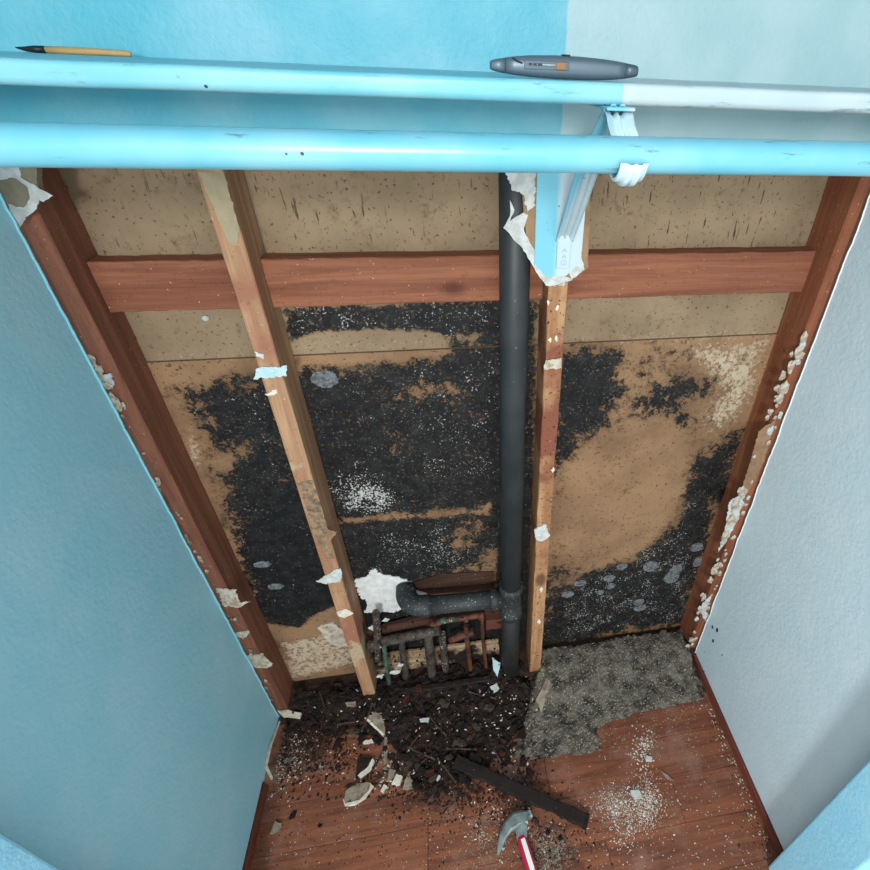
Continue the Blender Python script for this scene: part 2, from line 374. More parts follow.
def timber_bm(w, dpt, L, axis, seed, seg=40, rough=0.0012, ch=0.002):
    """sawn timber: chamfered section swept along its length with slightly worn arrises; local origin at its start corner"""
    bm = bmesh.new(); rings = []; r = random.Random(seed)
    sec = [(ch, 0), (w-ch, 0), (w, ch), (w, dpt-ch), (w-ch, dpt), (ch, dpt), (0, dpt-ch), (0, ch)]
    for i in range(seg + 1):
        t = L * i / seg; ring = []
        for k, (u, v) in enumerate(sec):
            j = rough if 0 < i < seg else 0
            cu, cv = (w/2 - u), (dpt/2 - v); n_ = abs(noise.noise(Vector((k*3.1 + seed, t*25, 0)))) * j * 2 + r.random()*j*0.4
            l = math.hypot(cu, cv); u2, v2 = u + cu/l*n_, v + cv/l*n_
            ring.append(bm.verts.new((u2, v2, t) if axis == 2 else (t, u2, v2)))
        rings.append(ring)
    for a, b in zip(rings, rings[1:]):
        for k in range(8): bm.faces.new((a[k], a[(k+1) % 8], b[(k+1) % 8], b[k]))
    bm.faces.new(rings[0][::-1]); bm.faces.new(rings[-1])
    return bm
def chunk_bm(size, seed, sub=1, rough=0.35, bm=None, loc=(0, 0, 0), flat=1.0):
    b = bmesh.new(); bmesh.ops.create_icosphere(b, subdivisions=sub, radius=1)
    r = random.Random(seed); sx, sy, sz = size if hasattr(size, '__len__') else (size, size, size*flat)
    for v in b.verts:
        k = 1 + rough * (noise.noise(v.co*1.3 + Vector((seed*3.3, 0, 0)))*1.4 + (r.random()-.5)*0.5)
        v.co = Vector((v.co.x*sx*k, v.co.y*sy*k, v.co.z*sz*k))
    if bm is not None:
        t = bpy.data.meshes.new('t'); b.to_mesh(t); b.free(); t.transform(Matrix.Translation(loc)); bm.from_mesh(t); bpy.data.meshes.remove(t); return bm
    return b

def poly_sd(P, x, y):
    """signed distance (positive inside) of numpy points to polygon P"""
    P = np.array(P, float); n = len(P); d = np.full(x.shape, 1e9); ins = np.zeros(x.shape, bool)
    for i in range(n):
        ax, ay = P[i]; bx, by = P[(i+1) % n]; ex, ey = bx-ax, by-ay
        t = np.clip(((x-ax)*ex + (y-ay)*ey) / (ex*ex+ey*ey+1e-12), 0, 1)
        d = np.minimum(d, np.hypot(x-ax-t*ex, y-ay-t*ey))
        c = ((ay > y) != (by > y)) & (x < (bx-ax)*(y-ay)/((by-ay) if by != ay else 1e-12) + ax)
        ins ^= c
    return np.where(ins, d, -d)
def heap(name, poly, res, zf, mat, parent=None, skirt=-0.004, wob=0.02):
    """low heap on the floor: height zf(x, y, depth inside outline), outline shaken by noise"""
    P = np.array([(p[0], p[1]) for p in poly]); x0, y0 = P.min(0) - 0.03; x1, y1 = P.max(0) + 0.03
    nx, ny = int((x1-x0)/res)+1, int((y1-y0)/res)+1
    X, Y = np.meshgrid(np.linspace(x0, x1, nx), np.linspace(y0, y1, ny))
    S = poly_sd(P, X, Y); V = []; idx = -np.ones(X.shape, int)
    for j in range(ny):
        for i in range(nx):
            if S[j, i] < -0.04: continue
            x, y = X[j, i], Y[j, i]
            s = S[j, i] + wob * (noise.noise(Vector((x*30, y*30, 1))) + 0.6*noise.noise(Vector((x*90, y*90, 4))))
            if s < -res * 1.5: continue
            idx[j, i] = len(V)
            z = zf(x, y, max(s, 0)) if s > 0 else skirt
            V.append((x + (RND.random()-.5)*res*0.5, y + (RND.random()-.5)*res*0.5, z))
    Fc = [(idx[j, i], idx[j, i+1], idx[j+1, i+1], idx[j+1, i]) for j in range(ny-1) for i in range(nx-1)
          if min(idx[j, i], idx[j, i+1], idx[j+1, i+1], idx[j+1, i]) >= 0]
    return link(name, pyd(name, V, [tuple(int(k) for k in f) for f in Fc]), mat, parent)
def crumbs(name, items, mat, seed):
    """many small angular grains in one mesh; items = (x, y, z, size)"""
    r = random.Random(seed); V = []; Fc = []
    base = [(1,0,0),(-1,0,0),(0,1,0),(0,-1,0),(0,0,1),(0,0,-1)]
    tri = [(0,2,4),(2,1,4),(1,3,4),(3,0,4),(2,0,5),(1,2,5),(3,1,5),(0,3,5)]
    for x, y, z, s in items:
        k = len(V); a = r.random()*6.28; ca, sa = math.cos(a), math.sin(a); e = 0.5 + r.random()
        for bx, by, bz in base:
            q = 0.6 + r.random()*0.8; px, py, pz = bx*s*q*e, by*s*q/e, bz*s*q*0.55
            V.append((x + px*ca - py*sa, y + px*sa + py*ca, z + pz))
        Fc += [(k+a_, k+b_, k+c_) for a_, b_, c_ in tri]
    return link(name, pyd(name, V, Fc), mat)

# ------------------------------------------------------------------ the room shell
HC = 2.44; YF0, YF1 = 0.19, 0.30
JL, JR = -1.778 * YF1, 2.414 * YF1
# side walls: plasterboard sheets whose far edge was cut roughly along the corner stud
def side_wall(name, x, thick, seed, mat, zbot):
    pts = [Vector((x, YF1, zbot)), Vector((x, DW - 0.0, zbot))]
    z = zbot
    while z < 1.60:
        z += 0.008
        a = 0.0035 * noise.noise(Vector((z*14, seed, 0))) + 0.0022 * noise.noise(Vector((z*60, seed, 3)))
        pts.append(Vector((x, DW + a, z)))
    pts += [Vector((x, DW, 1.602)), Vector((x, DW, HC)), Vector((x, YF1, HC))]
    return struct(link(name, mesh_of(prism_bm(pts, (thick, 0, 0)), name), mat))
wl = side_wall('wall_left', XL, -0.0127, 3, 'sheen_wall', 0.02)
wr = side_wall('wall_right', XR, 0.0127, 8, 'white_wall', 0.02)
tag(wl, 'blue painted plasterboard side wall left of the open studs', 'wall', kind='structure')
tag(wr, 'pale white plasterboard side wall right of the open studs', 'wall', kind='structure')
def edge_rim(parent, x, seed, r, mat):  # added strip along the cut edge, its rim highlight painted in
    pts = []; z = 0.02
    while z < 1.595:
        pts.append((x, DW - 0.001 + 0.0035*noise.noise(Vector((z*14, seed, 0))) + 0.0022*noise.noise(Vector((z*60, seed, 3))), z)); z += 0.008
    o = tube('rim_highlight', pts, r, mat, parent, 8)
edge_rim(wl, XL + 0.0002, 3, 0.0022, 'rim_blue'); edge_rim(wr, XR - 0.0002, 8, 0.0016, 'rim_white')
# front wall with the closet opening
bm = bmesh.new()
box_bm(-1.5, JL, YF0, YF1, 0, HC, 0.006, 3, bm); box_bm(JR, 1.7, YF0, YF1, 0, HC, 0.006, 3, bm)
box_bm(JL-0.001, JR+0.001, YF0, YF1, 2.06, HC, 0.0, 1, bm)
wf = link('wall_front', mesh_of(bm, 'wall_front'), 'jamb_wall')
tag(wf, 'blue painted front wall edge around the closet opening', 'wall', kind='structure')
ce = link('ceiling', mesh_of(box_bm(-0.7, 0.9, YF0, 1.1, HC, HC+0.02), 'ceiling'), 'ceiling')
tag(ce, 'plain white closet ceiling above the shelf', 'ceiling', kind='structure')

# floor: base slab and laminate planks
fl = link('floor', mesh_of(box_bm(-1.5, 1.7, -0.6, 1.1, -0.05, -0.0105), 'floor'), 'plate')
tag(fl, 'red-brown laminate plank floor strewn with debris', 'floor', kind='structure')
rows = [0.865, 0.755, 0.645, 0.535, 0.425, 0.315, 0.205, 0.095, -0.015, -0.125, -0.235, -0.345, -0.455]
def plank(x0, x1, y0, y1):
    me = mesh_of(box_bm(0, x1-x0-0.0008, 0, y1-y0-0.0008, -0.0095, 0, 0.0008, 1), 'plank')
    link('plank', me, 'floor', fl, (x0, y0, 0))
pr_ = random.Random(3)
for k, (yt, yb) in enumerate(zip(rows, rows[1:])):
    x = -1.4 if yt < 0.3 else XL - 0.01
    xe = 1.6 if yt < 0.3 else XR + 0.01
    if k == 0: plank(x, 0.15, yb, yt); continue
    if k == 1: plank(x, -0.2, yb, yt); plank(-0.2, 0.15, yb, yt); plank(0.366, xe, yb, yt); continue
    cuts = {2: [0.19], 3: [-0.15, 0.55], 4: [0.32], 5: [0.0]}.get(k) or [x + pr_.uniform(0.5, 0.9) + 1.1*i for i in range(2)]
    ed = [x] + cuts + [xe]
    for a, b in zip(ed, ed[1:]): plank(a, b, yb, yt)

# baseboards
bl = link('baseboard_left', mesh_of(box_bm(XL-0.004, XL+0.010, YF1, 0.70, 0, 0.030, 0.004, 2), 'baseboard_left'), 'baseboard')
tag(bl, 'dark red wooden baseboard under the blue wall, broken off short', 'baseboard', kind='structure')
br = link('baseboard_right', mesh_of(box_bm(XR-0.011, XR+0.004, YF1, 0.875, 0, 0.030, 0.004, 2), 'baseboard_right'), 'baseboard')
tag(br, 'dark red wooden baseboard strip under the white wall', 'baseboard', kind='structure')
# split strip of board curling off where the left baseboard ends
cur = [onX(278, 722, XL), onX(268, 748, XL), onX(264, 766, XL), onX(272, 782, XL+0.012)]

# back wall: painted plasterboard above, torn off at rod height, two sheets of back board behind the studs
wb = empty('wall_back'); tag(wb, 'opened back wall with bare mouldy board below blue and white paint', 'wall', kind='structure')
low = []
x = XL
while x < XR:
    low.append(Vector((x, DW, 1.592 + 0.006*noise.noise(Vector((x*30, 0, 2))) + 0.003*noise.noise(Vector((x*120, 0, 5))))))
    x += 0.008
low.append(Vector((XR, DW, 1.592)))
link('painted_plasterboard', mesh_of(prism_bm(low + [Vector((XR, DW, HC)), Vector((XL, DW, HC))], (0, 0.0127, 0)), 'painted_plasterboard'), 'split_wall', wb)

def px_poly(pts): return [tuple(onY(a, b, BD).xz) for a, b in pts]
MOULD_DARK = [  # outline in photo pixels on the back board, strength, softness in metres
    ([(286,308),(500,300),(500,338),(440,334),(380,330),(330,332),(292,340)], 0.95, 0.02),
    ([(268,378),(310,364),(372,360),(430,352),(470,338),(502,332),(502,588),(430,592),(380,584),(345,580),(320,500)], 0.96, 0.07),
    ([(186,392),(225,376),(256,368),(290,372),(340,480),(352,600),(318,612),(305,626),(262,622),(248,560),(224,500),(208,460),(196,420)], 0.86, 0.07),
    ([(240,480),(330,470),(352,600),(318,612),(305,626),(262,622),(250,570)], 1.35, 0.06),
    ([(340,528),(400,520),(440,530),(440,580),(380,582),(345,580)], 1.25, 0.05),
    ([(552,350),(604,344),(622,356),(612,376),(632,392),(618,404),(600,430),(578,438),(560,474),(548,480)], 0.93, 0.06),
    ([(622,398),(650,380),(672,374),(700,372),(716,382),(704,396),(690,402),(688,428),(672,430),(660,410),(632,408)], 0.72, 0.06),
    ([(686,462),(712,446),(744,432),(730,480),(696,575),(690,622),(600,634),(540,646),(540,586),(572,578),(606,566),(640,552),(668,528),(682,500)], 0.98, 0.08),
    ([(548,470),(590,470),(606,540),(580,582),(544,590)], 0.52, 0.07),
    ([(575,340),(700,345),(725,400),(700,460),(600,450),(560,470)], 0.33, 0.08),
    ([(470,300),(535,300),(535,660),(500,660)], 1.0, 0.03),
    ([(345,585),(420,596),(540,600),(560,680),(330,700)], 1.15, 0.05),  # dark recess behind the old pipes, painted into the board colour
    ([(560,620),(690,610),(690,640),(560,660)], 0.5, 0.04),
]
CLEAR = [  # paler gaps inside the mould
    ([(296,342),(340,334),(436,338),(444,350),(400,356),(300,360)], 1.2, 0.02),
    ([(402,388),(432,374),(462,380),(472,392),(440,402),(410,408)], 0.32, 0.04),
    ([(388,430),(408,424),(418,446),(396,452)], 0.4, 0.03),
    ([(340,516),(480,506),(492,500),(488,514),(340,523)], 0.6, 0.012),
    ([(452,520),(478,506),(482,540),(460,560),(446,548)], 0.45, 0.03),
    ([(212,462),(248,440),(252,456),(228,472)], 0.5, 0.02),
    ([(560,480),(600,440),(660,420),(686,450),(676,500),(640,545),(572,570),(556,540)], 0.55, 0.05),
    ([(430,575),(500,545),(500,610),(440,612)], 0.4, 0.04),
    ([(268,624),(300,628),(322,612),(352,600),(360,690),(280,690)], 0.8, 0.02),
]
PALE_SPECKS = [([(285,306),(500,300),(500,332),(290,336)], 0.42, 0.03), ([(334,478),(372,474),(396,490),(388,512),(340,514)], 1.3, 0.05),  # second outline here is the patch densest in pale specks
    ([(400,360),(500,360),(500,480),(400,480)], 0.35, 0.06), ([(380,530),(470,530),(470,575),(380,575)], 0.55, 0.06),
    ([(560,580),(690,500),(690,620),(560,640)], 0.5, 0.06), ([(240,400),(300,380),(320,480),(260,480)], 0.25, 0.05)]
SALT = [([(680,345),(768,338),(752,400),(715,440),(700,420),(720,390)], 1.0, 0.05), ([(145,348),(245,344),(250,356),(160,372)], 0.45, 0.03),
    ([(280,640),(345,630),(360,662),(290,680)], 1.0, 0.03), ([(560,336),(770,326),(770,342),(560,348)], 0.5, 0.02),
    ([(300,342),(430,338),(430,346),(300,352)], 0.5, 0.02), ([(188,430),(200,440),(200,470),(190,460)], 1.0, 0.02)]
SPOTS = [(325,379,14,8), (672,577,7,6), (676,570,6,5), (697,547,6,4), (698,562,5,4), (639,602,5,3), (640,608,6,3), (580,583,6,3), (611,586,4,3), (600,592,4,2),
    (262,564,9,3), (276,586,8,3), (568,594,6,3), (650,566,7,5), (622,566,5,3), (609,578,6,3)]
def back_panel(name, z0, z1, y, res=0.005):
    nx, nz = int((XR-XL+0.06)/res)+1, int((z1-z0)/res)+1
    X, Z = np.meshgrid(np.linspace(XL-0.03, XR+0.03, nx), np.linspace(z0, z1, nz))
    def field(L):
        f = np.zeros(X.shape)
        for pts, st, soft in L:
            sd = poly_sd(px_poly(pts), X, Z); t = np.clip(sd/soft*0.5+0.5, 0, 1); f = np.maximum(f, st*t*t*(3-2*t))
        return f
    m = field(MOULD_DARK) - field(CLEAR); m = np.clip(m, 0, 1.3); g = np.clip(field(PALE_SPECKS), 0, 1.5); s = np.clip(field(SALT), 0, 1)
    V = np.stack([X.ravel(), np.full(X.size, y), Z.ravel()], 1)
    f = [(j*nx+i, j*nx+i+1, (j+1)*nx+i+1, (j+1)*nx+i) for j in range(nz-1) for i in range(nx-1)]
    n0 = len(V); c = [(XL-0.03, y, z0), (XR+0.03, y, z0), (XR+0.03, y, z1), (XL-0.03, y, z1)]
    V = [tuple(p) for p in V] + [(p[0], y+0.011, p[2]) for p in c] + c
    a, b = n0, n0+4
    f += [(a+3, a+2, a+1, a), (a, a+1, b+1, b), (a+1, a+2, b+2, b+1), (a+2, a+3, b+3, b+2), (a+3, a, b, b+3)]
    me = pyd(name, V, f); at = me.color_attributes.new('stain', 'FLOAT_COLOR', 'POINT')
    dat = np.zeros((len(V), 4), np.float32); dat[:, 3] = 1
    dat[:n0, 0] = m.ravel(); dat[:n0, 1] = g.ravel(); dat[:n0, 2] = s.ravel()
    at.data.foreach_set('color', dat.ravel())
    return link(name, me, 'board', wb)
back_panel('back_panel', ZSEAM + 0.002, HC, BD + 0.0)
back_panel('back_panel', 0.0, ZSEAM, BD - 0.003)
# round pale colonies on the mould
for k, (a, b, rx, ry) in enumerate(SPOTS):
    c = onY(a, b, BD - 0.0035); e = onY(a + rx, b, BD - 0.0035); g = onY(a, b + ry, BD - 0.0035)
    sx, sz = (e - c).length, (g - c).length
    ring = ragged([Vector((c.x + sx*math.cos(t*0.4), BD - 0.0042, c.z + sz*math.sin(t*0.4))) for t in range(16)], 0.002, 0.0028, k)
    for p in ring: p.y = BD - 0.0042 - 0.00012*k
    link('mould_colony', mesh_of(prism_bm(ring, (0, 0.002, 0)), 'mould_colony'), 'mould_pale' if 'mould_pale' in M else M.setdefault('mould_pale', speckled('pale_grey_mould', srgb(112, 118, 122), srgb(58, 64, 67), srgb(150, 156, 156), 160, 0.62, 0.9, scale=110, bump=0.5)), wb)

# torn plasterboard left behind the bracket and in the left corner
def torn(name, px, Y, thick, mat, parent, seed, amp=0.004, step=0.003):
    pts = ragged([onY(a, b, Y) for a, b in px], step, amp, seed)
    for p in pts: p.y = Y
    return link(name, mesh_of(prism_bm(pts, (0, thick, 0)), name), mat, parent)
torn('torn_plasterboard', [(522,150),(592,150),(590,190),(588,268),(572,280),(556,286),(545,278),(533,256),(526,246),(524,215),(522,190)], DW + 0.0005, 0.012, 'card', wb, 1, 0.0015)
torn('torn_paper', [(506,158),(536,158),(535,206),(527,214),(524,196),(514,190),(508,180)], DW - 0.0006, 0.0012, 'paper', wb, 2)
torn('torn_paper', [(510,200),(514,210),(510,222),(524,212),(528,216),(524,232),(536,250),(548,268),(552,276),(566,276),(572,280),(562,284),(546,286),(534,268),(522,248),(508,234),(503,228),(510,216)], DW - 0.0006, 0.0012, 'paper', wb, 5, 0.002, 0.006)
torn('torn_paper', [(566,268),(582,258),(584,270),(572,280)], DW - 0.0006, 0.001, 'paper', wb, 6, 0.002)
torn('torn_plasterboard', [(-30,150),(34,150),(40,196),(28,214),(14,216)], DW + 0.0005, 0.012, 'card_grey', wb, 7, 0.002)
torn('torn_paper', [(-20,160),(18,164),(22,178),(34,184),(40,196),(38,206),(28,216),(20,228),(8,204),(16,206),(26,206),(30,196),(26,186),(16,178),(-4,180)], DW - 0.0008, 0.001, 'paper', wb, 8, 0.0022, 0.004)
torn('torn_paper', [(33,184),(51,195),(44,201),(38,200)], DW - 0.0014, 0.0012, 'paper', wb, 9, 0.002)

# plaster clinging along the cut edges of the side walls
def clump(name, px, Y, r, seed, mat, parent, stretch=(1, .6, 1.6)):
    c = onY(px[0], px[1], Y)
    o = link(name, mesh_of(chunk_bm((r*stretch[0], r*stretch[1], r*stretch[2]), seed, 2, 0.55), name), mat, parent, c)
    return o
for k, (a, b, r, s) in enumerate([(806,338,.007,1.8), (800,352,.009,1.6), (793,366,.009,1.8), (786,388,.012,1.5), (782,398,.010,1.4), (737,505,.009,2.6), (733,520,.009,2.4), (727,536,.010,2.2),
        (716,572,.013,1.2), (712,580,.010,1.3), (706,598,.008,2.0), (701,612,.007,1.8), (694,640,.011,1.2), (690,646,.008,1.2), (742,492,.007,1.6)]):
    clump('plaster_lump', (a-2, b), D - 0.004, r, k+20, 'gypsum', wr, (0.9, 0.6, s))
lr = random.Random(17)
for k in range(64):
    t = lr.random(); a, b = 808 + (692-808)*t, 330 + (646-330)*t
    if 0.30 < t < 0.50 and lr.random() < 0.8: continue
    clump('plaster_lump', (a + lr.uniform(-9, 3), b + lr.uniform(-3, 3)), D - 0.003, lr.uniform(.0035, .0085), k+400, 'gypsum' if k % 4 else 'paper', wr, (0.9, 0.6, lr.uniform(.9, 1.9)))
for k in range(30):
    t = lr.random()**1.0; a, b = 84 + (276-84)*t, 348 + (706-348)*t
    clump('plaster_lump', (a + lr.uniform(0, 5), b + lr.uniform(-3, 3)), D - 0.003, lr.uniform(.0025, .0055), k+500, 'gypsum' if k % 3 else 'fragment', wl, (0.8, 0.6, lr.uniform(1, 2.4)))
for k, (a, b, r, s) in enumerate([(98,372,.008,1.4), (92,360,.007,1.4), (116,404,.008,2.0), (108,386,.006,1.2), (160,500,.007,2.2), (176,530,.006,2.4), (284,712,.010,0.8)]):
    clump('plaster_lump', (a, b), D - 0.004, r, k+60, 'gypsum', wl, (0.9, 0.6, s))
for k, px in enumerate([[(97,374),(113,374),(113,384),(104,388),(100,382)], [(216,588),(236,590),(240,602),(250,602),(236,608),(224,606)],
        [(226,614),(240,626),(250,632),(242,640),(232,632)], [(246,656),(262,654),(272,664),(268,668),(252,668)], [(110,394),(122,402),(128,412),(118,406)]]):
    torn('torn_paper', px, D - 0.0015, 0.001, 'gypsum' if k else 'paper', wl, 20+k, 0.005, 0.0025)
for k, px in enumerate([[(730,500),(744,494),(738,520),(724,545),(718,552),(726,525)], [(760,430),(776,420),(764,462),(744,500),(740,496)], [(702,604),(712,594),(706,612),(712,618),(706,622),(700,610)]]):
    torn('torn_paper', px, D - 0.0012, 0.001, ['paper', 'card', 'paper'][k], wr, 30+k, 0.004, 0.0025)
# mould smudges on the white wall
for k, (a, b, r) in enumerate([(712,628,.010), (717,630,.008), (713,641,.007), (709,634,.006), (704,652,.004), (707,684,.004), (722,655,.003), (704,672,.004)]):
    c = onX(a, b, XR - 0.0004)
    link('mould_smudge', mesh_of(prism_bm(ragged([c + Vector((0, r*0.7*math.cos(t*.6), r*1.2*math.sin(t*.6))) for t in range(10)], 0.003, 0.0012, k+50), (0.0012, 0, 0)), 'mould_smudge'), 'soot', wr)

# ------------------------------------------------------------------ framing
def stud(x, w, mat, label, seed, z0=0.038, z1=1.9, rough=0.0012):
    o = link('wall_stud', mesh_of(timber_bm(w, 0.0885, z1 - z0, 2, seed, 60, rough), 'wall_stud'), mat, None, (x, D, z0))
    return tag(o, label, 'stud')
sA = stud(SLF - 0.038, 0.038, 'stud_red', 'dark red-brown corner stud along the blue side wall', 1)
sB = stud(S2, 0.038, 'stud_tan', 'pale tan stud with paint scraps between the blue wall and black pipe', 2)
sC = stud(S3, 0.038, 'stud_thin', 'narrow peeling tan stud just right of the black pipe', 3, rough=0.003)
sD = stud(SRF, 0.038, 'stud_right', 'orange-red corner stud along the white side wall', 4)
def block(x0, x1, label, seed, dz=0.0):
    o = link('blocking_board', mesh_of(timber_bm(0.0375, 0.089, x1 - x0, 0, seed, 24), 'blocking_board'), 'block', None, (x0, BD - 0.0385, ZB - 0.089 + dz))
    return tag(o, label, 'board')
block(SLF + 0.0005, S2 - 0.0005, 'short red blocking board between corner stud and pale tan stud', 11)
block(S2 + 0.0385, S3 - 0.0005, 'long red blocking board with a knot running behind the black pipe', 12)
block(S3 + 0.0385, SRF - 0.0005, 'red blocking board between narrow stud and right corner stud', 13, -0.001)
o = link('bottom_plate', mesh_of(timber_bm(0.089, 0.0375, XR - XL - 0.004, 0, 15, 40), 'bottom_plate'), 'plate', None, (XL + 0.002, D, 0.0))
tag(o, 'dark damp bottom plate under the studs, buried in debris', 'plate')
# scraps of paint and paper stuck on the studs
def scrap(parent, px, Y, mat, seed, thick=0.0012, amp=0.0016):
    pts = ragged([onY(a, b, Y) - parent.location for a, b in px], 0.0025, amp*1.8, seed)
    for p in pts: p.y = Y - D + 0.0006*noise.noise(p*90)
    return link('paint_scrap', mesh_of(prism_bm(pts, (0, thick, 0)), 'paint_scrap'), mat, parent)
YS = D - 0.0012
scrap(sB, [(256,368),(286,366),(286,376),(262,378),(254,380)], YS - 0.001, 'paper_blue', 1, 0.002)
scrap(sB, [(256,351),(264,356),(262,359),(257,356)], YS, 'paper', 2)
scrap(sB, [(264,394),(276,390),(278,393),(268,396)], YS, 'fragment_edge', 3)
scrap(sB, [(316,582),(328,574),(340,568),(342,574),(340,582),(326,584)], YS - 0.001, 'paper', 4, 0.002)
scrap(sB, [(336,612),(346,609),(354,614),(344,618),(338,616)], YS, 'fragment_edge', 5)
scrap(sB, [(298,484),(311,480),(325,520),(334,560),(326,558),(314,535)], YS + 0.0006, 'smudge', 6, 0.0008)
scrap(sB, [(326,530),(337,532),(332,539),(330,540)], YS, 'card', 7)
scrap(sB, [(198,172),(224,172),(240,232),(237,246),(229,244),(216,214)], YS + 0.0006, M.setdefault('green_size', speckled('pale_green_size_stain', srgb(152, 142, 116), srgb(138, 126, 100), srgb(120, 100, 80), 80, 0.68, 0.85, scale=30, bump=0.2)), 8, 0.0008, 0.001)
scrap(sC, [(546,281),(566,281),(564,286),(548,286)], YS, 'paper', 9)
scrap(sC, [(534,530),(546,524),(550,536),(542,542),(536,540)], YS - 0.001, 'paper', 10, 0.003)
scrap(sC, [(545,360),(562,358),(562,368),(544,370)], YS, 'gypsum', 11)
for a, b in ((548,303), (557,308), (550,340), (556,338), (553,470), (541,590), (539,622)):
    scrap(sC, [(a-2, b), (a, b-3), (a+2, b), (a, b+3)], YS, 'fragment_edge', a)

# ------------------------------------------------------------------ shelf, rod, bracket
sh = bmesh.new()
prof = []
for k in range(9):
    t = math.pi/2 * k/8; prof.append((YSF + 0.005 - 0.005*math.sin(t), ZS - 0.005 + 0.005*math.cos(t)))
for k in range(9):
    t = math.pi/2 * k/8; prof.append((YSF + 0.007 - 0.007*math.cos(t), ZS - 0.020 + 0.007 - 0.007*math.sin(t)))
prof += [(DW - 0.0005, ZS - 0.020), (DW - 0.0005, ZS)]
X0, X1, NS = XL + 0.0005, XR - 0.0005, 40
rings = [[sh.verts.new((X0 + (X1-X0)*i/NS, p[0], p[1] - 0.0006*noise.noise(Vector((i*0.4, 0, 0))))) for p in prof] for i in range(NS+1)]
for a, b in zip(rings, rings[1:]):
    for k in range(len(prof)): sh.faces.new((a[k], b[k], b[(k+1) % len(prof)], a[(k+1) % len(prof)]))
sh.faces.new(rings[0]); sh.faces.new(rings[-1][::-1])
o = link('closet_shelf', mesh_of(sh, 'closet_shelf'), 'split_gloss', smooth=False)
for p in o.data.polygons: p.use_smooth = p.area < 0.0003
tag(o, 'painted closet shelf board, blue on the left and white on the right', 'shelf')
rod = [Vector((XL + 0.0005 + (XR-XL-0.001)*i/40, YR, ZR)) for i in range(41)]
o = tube('closet_rod', rod, RR, 'rod_paint', None, 40)
tag(o, 'long round light blue closet rod below the shelf', 'rod')

bk = empty('shelf_bracket', (XSPLIT + 0.006, DW, 1.39)); tag(bk, 'blue and white metal shelf bracket hooked around the closet rod', 'bracket')
def bpart(name, bm, mat='bracket', sm=False):
    me = mesh_of(bm, name); o = link(name, me, mat, None, None, sm); me.transform(Matrix.Translation(-bk.location)); o.parent = bk; return o
YPL = DW - 0.0030
M['bracket_local'] = M['bracket']
# the paint split is at a fixed place across the bracket: shift it for the bracket's own origin
def bracket_mat():
    t = NT('blue_to_white_bracket_paint'); xs = t.sep(t.co())[0]
    c = t.mix(t.step(xs, -0.004 + XSPLIT - bk.location.x, 0.008 + XSPLIT - bk.location.x), srgb(112, 186, 206), srgb(178, 198, 205))
    n = t.noise(t.co(), 60, 3)
    c = t.mix(t.math('MULTIPLY', t.step(t.noise(t.co(), 130, 2), 0.72, 0.75), 0.8), c, srgb(70, 80, 84))
    t.bump(n, 0.05, 0.001); return t.out(c, 0.4, 0, 0.4)
M['bracket'] = bracket_mat()
xl_, xr_ = 0.1545, 0.2385
bm = prism_bm([(xl_+0.024, YPL, 1.392), (xr_-0.026, YPL, 1.392), (xr_, YPL, 1.418), (xr_, YPL, 1.600), (xl_, YPL, 1.600), (xl_, YPL, 1.414)], (0, 0.0028, 0))
bmesh.ops.recalc_face_normals(bm, faces=bm.faces[:])
bmesh.ops.dissolve_limit(bm, angle_limit=0.02, verts=bm.verts[:], edges=bm.edges[:])
bmesh.ops.bevel(bm, geom=[e for e in bm.edges if len(e.link_faces) == 2 and e.calc_face_angle(0) > 0.6], offset=0.0008, segments=2, affect='EDGES')
bpart('wall_plate', bm)
XB = 0.205                                           # centre of the pressed rib and brace at the wall
XH = 0.185                                           # centre of the hook at the rod
bm = box_bm(XB-0.0125, XB+0.0125, YPL-0.004, YPL+0.001, 1.407, 1.470, 0.0018, 2); bpart('pressed_rib', bm)
# brace: ribbed channel from the plate up to the hook
def strip_bm(path, width, prof, xs):
    """channel strip: path of (y, z), profile of (u across, h off the face), xs(i) centre"""
    b = bmesh.new(); rg = []; n = len(path)
    for i, (y, z) in enumerate(path):
        y0, z0 = path[max(i-1, 0)]; y1, z1 = path[min(i+1, n-1)]
        l = math.hypot(y1-y0, z1-z0) or 1; ny, nz = -(z1-z0)/l, (y1-y0)/l
        rg.append([b.verts.new((xs(i) + u*width, y + ny*h, z + nz*h)) for u, h in prof])
    m_ = len(prof)
    for a, c in zip(rg, rg[1:]):
        for k in range(m_): b.faces.new((a[k], a[(k+1) % m_], c[(k+1) % m_], c[k]))
    b.faces.new(rg[0][::-1]); b.faces.new(rg[-1]); return b
top_ = [(-.5, .0), (-.46, .0022), (-.30, .0022), (-.22, .006), (-.10, .0065), (-.03, .003), (.03, .003), (.10, .0065), (.22, .006), (.30, .0022), (.46, .0022), (.5, 0)]
bot_ = [(u, h - 0.0018) for u, h in reversed(top_)]
cprof = top_ + bot_
br_path = [(YPL + 0.001, 1.452), (YPL - 0.012, 1.466), (YPL - 0.05, 1.499), (0.70, 1.602), (0.60, 1.660), (0.585, 1.667)]
br_path = [(y, z) for y, z in br_path]
bpart('brace', strip_bm(br_path[::-1], 0.031, cprof, lambda i: [XH, XH, (XH*0.7+XB*0.3), XB-0.002, XB, XB][i]), 'bracket')
bpart('shelf_arm', box_bm(XH-0.015, XH+0.015, 0.575, YPL+0.001, ZS-0.0235, ZS-0.0203, 0.0008, 1))
hk = [(0.600, ZS-0.0235), (0.588, ZS-0.0240), (0.578, ZS-0.028), (0.570, ZS-0.036)]
for k in range(23):
    t = math.radians(38 - k*11.0)                      # round the back of the rod, under it and up its front
    hk.append((YR + (RR+0.0052)*math.cos(t), ZR + (RR+0.0052)*math.sin(t)))
hk = hk[:-1]
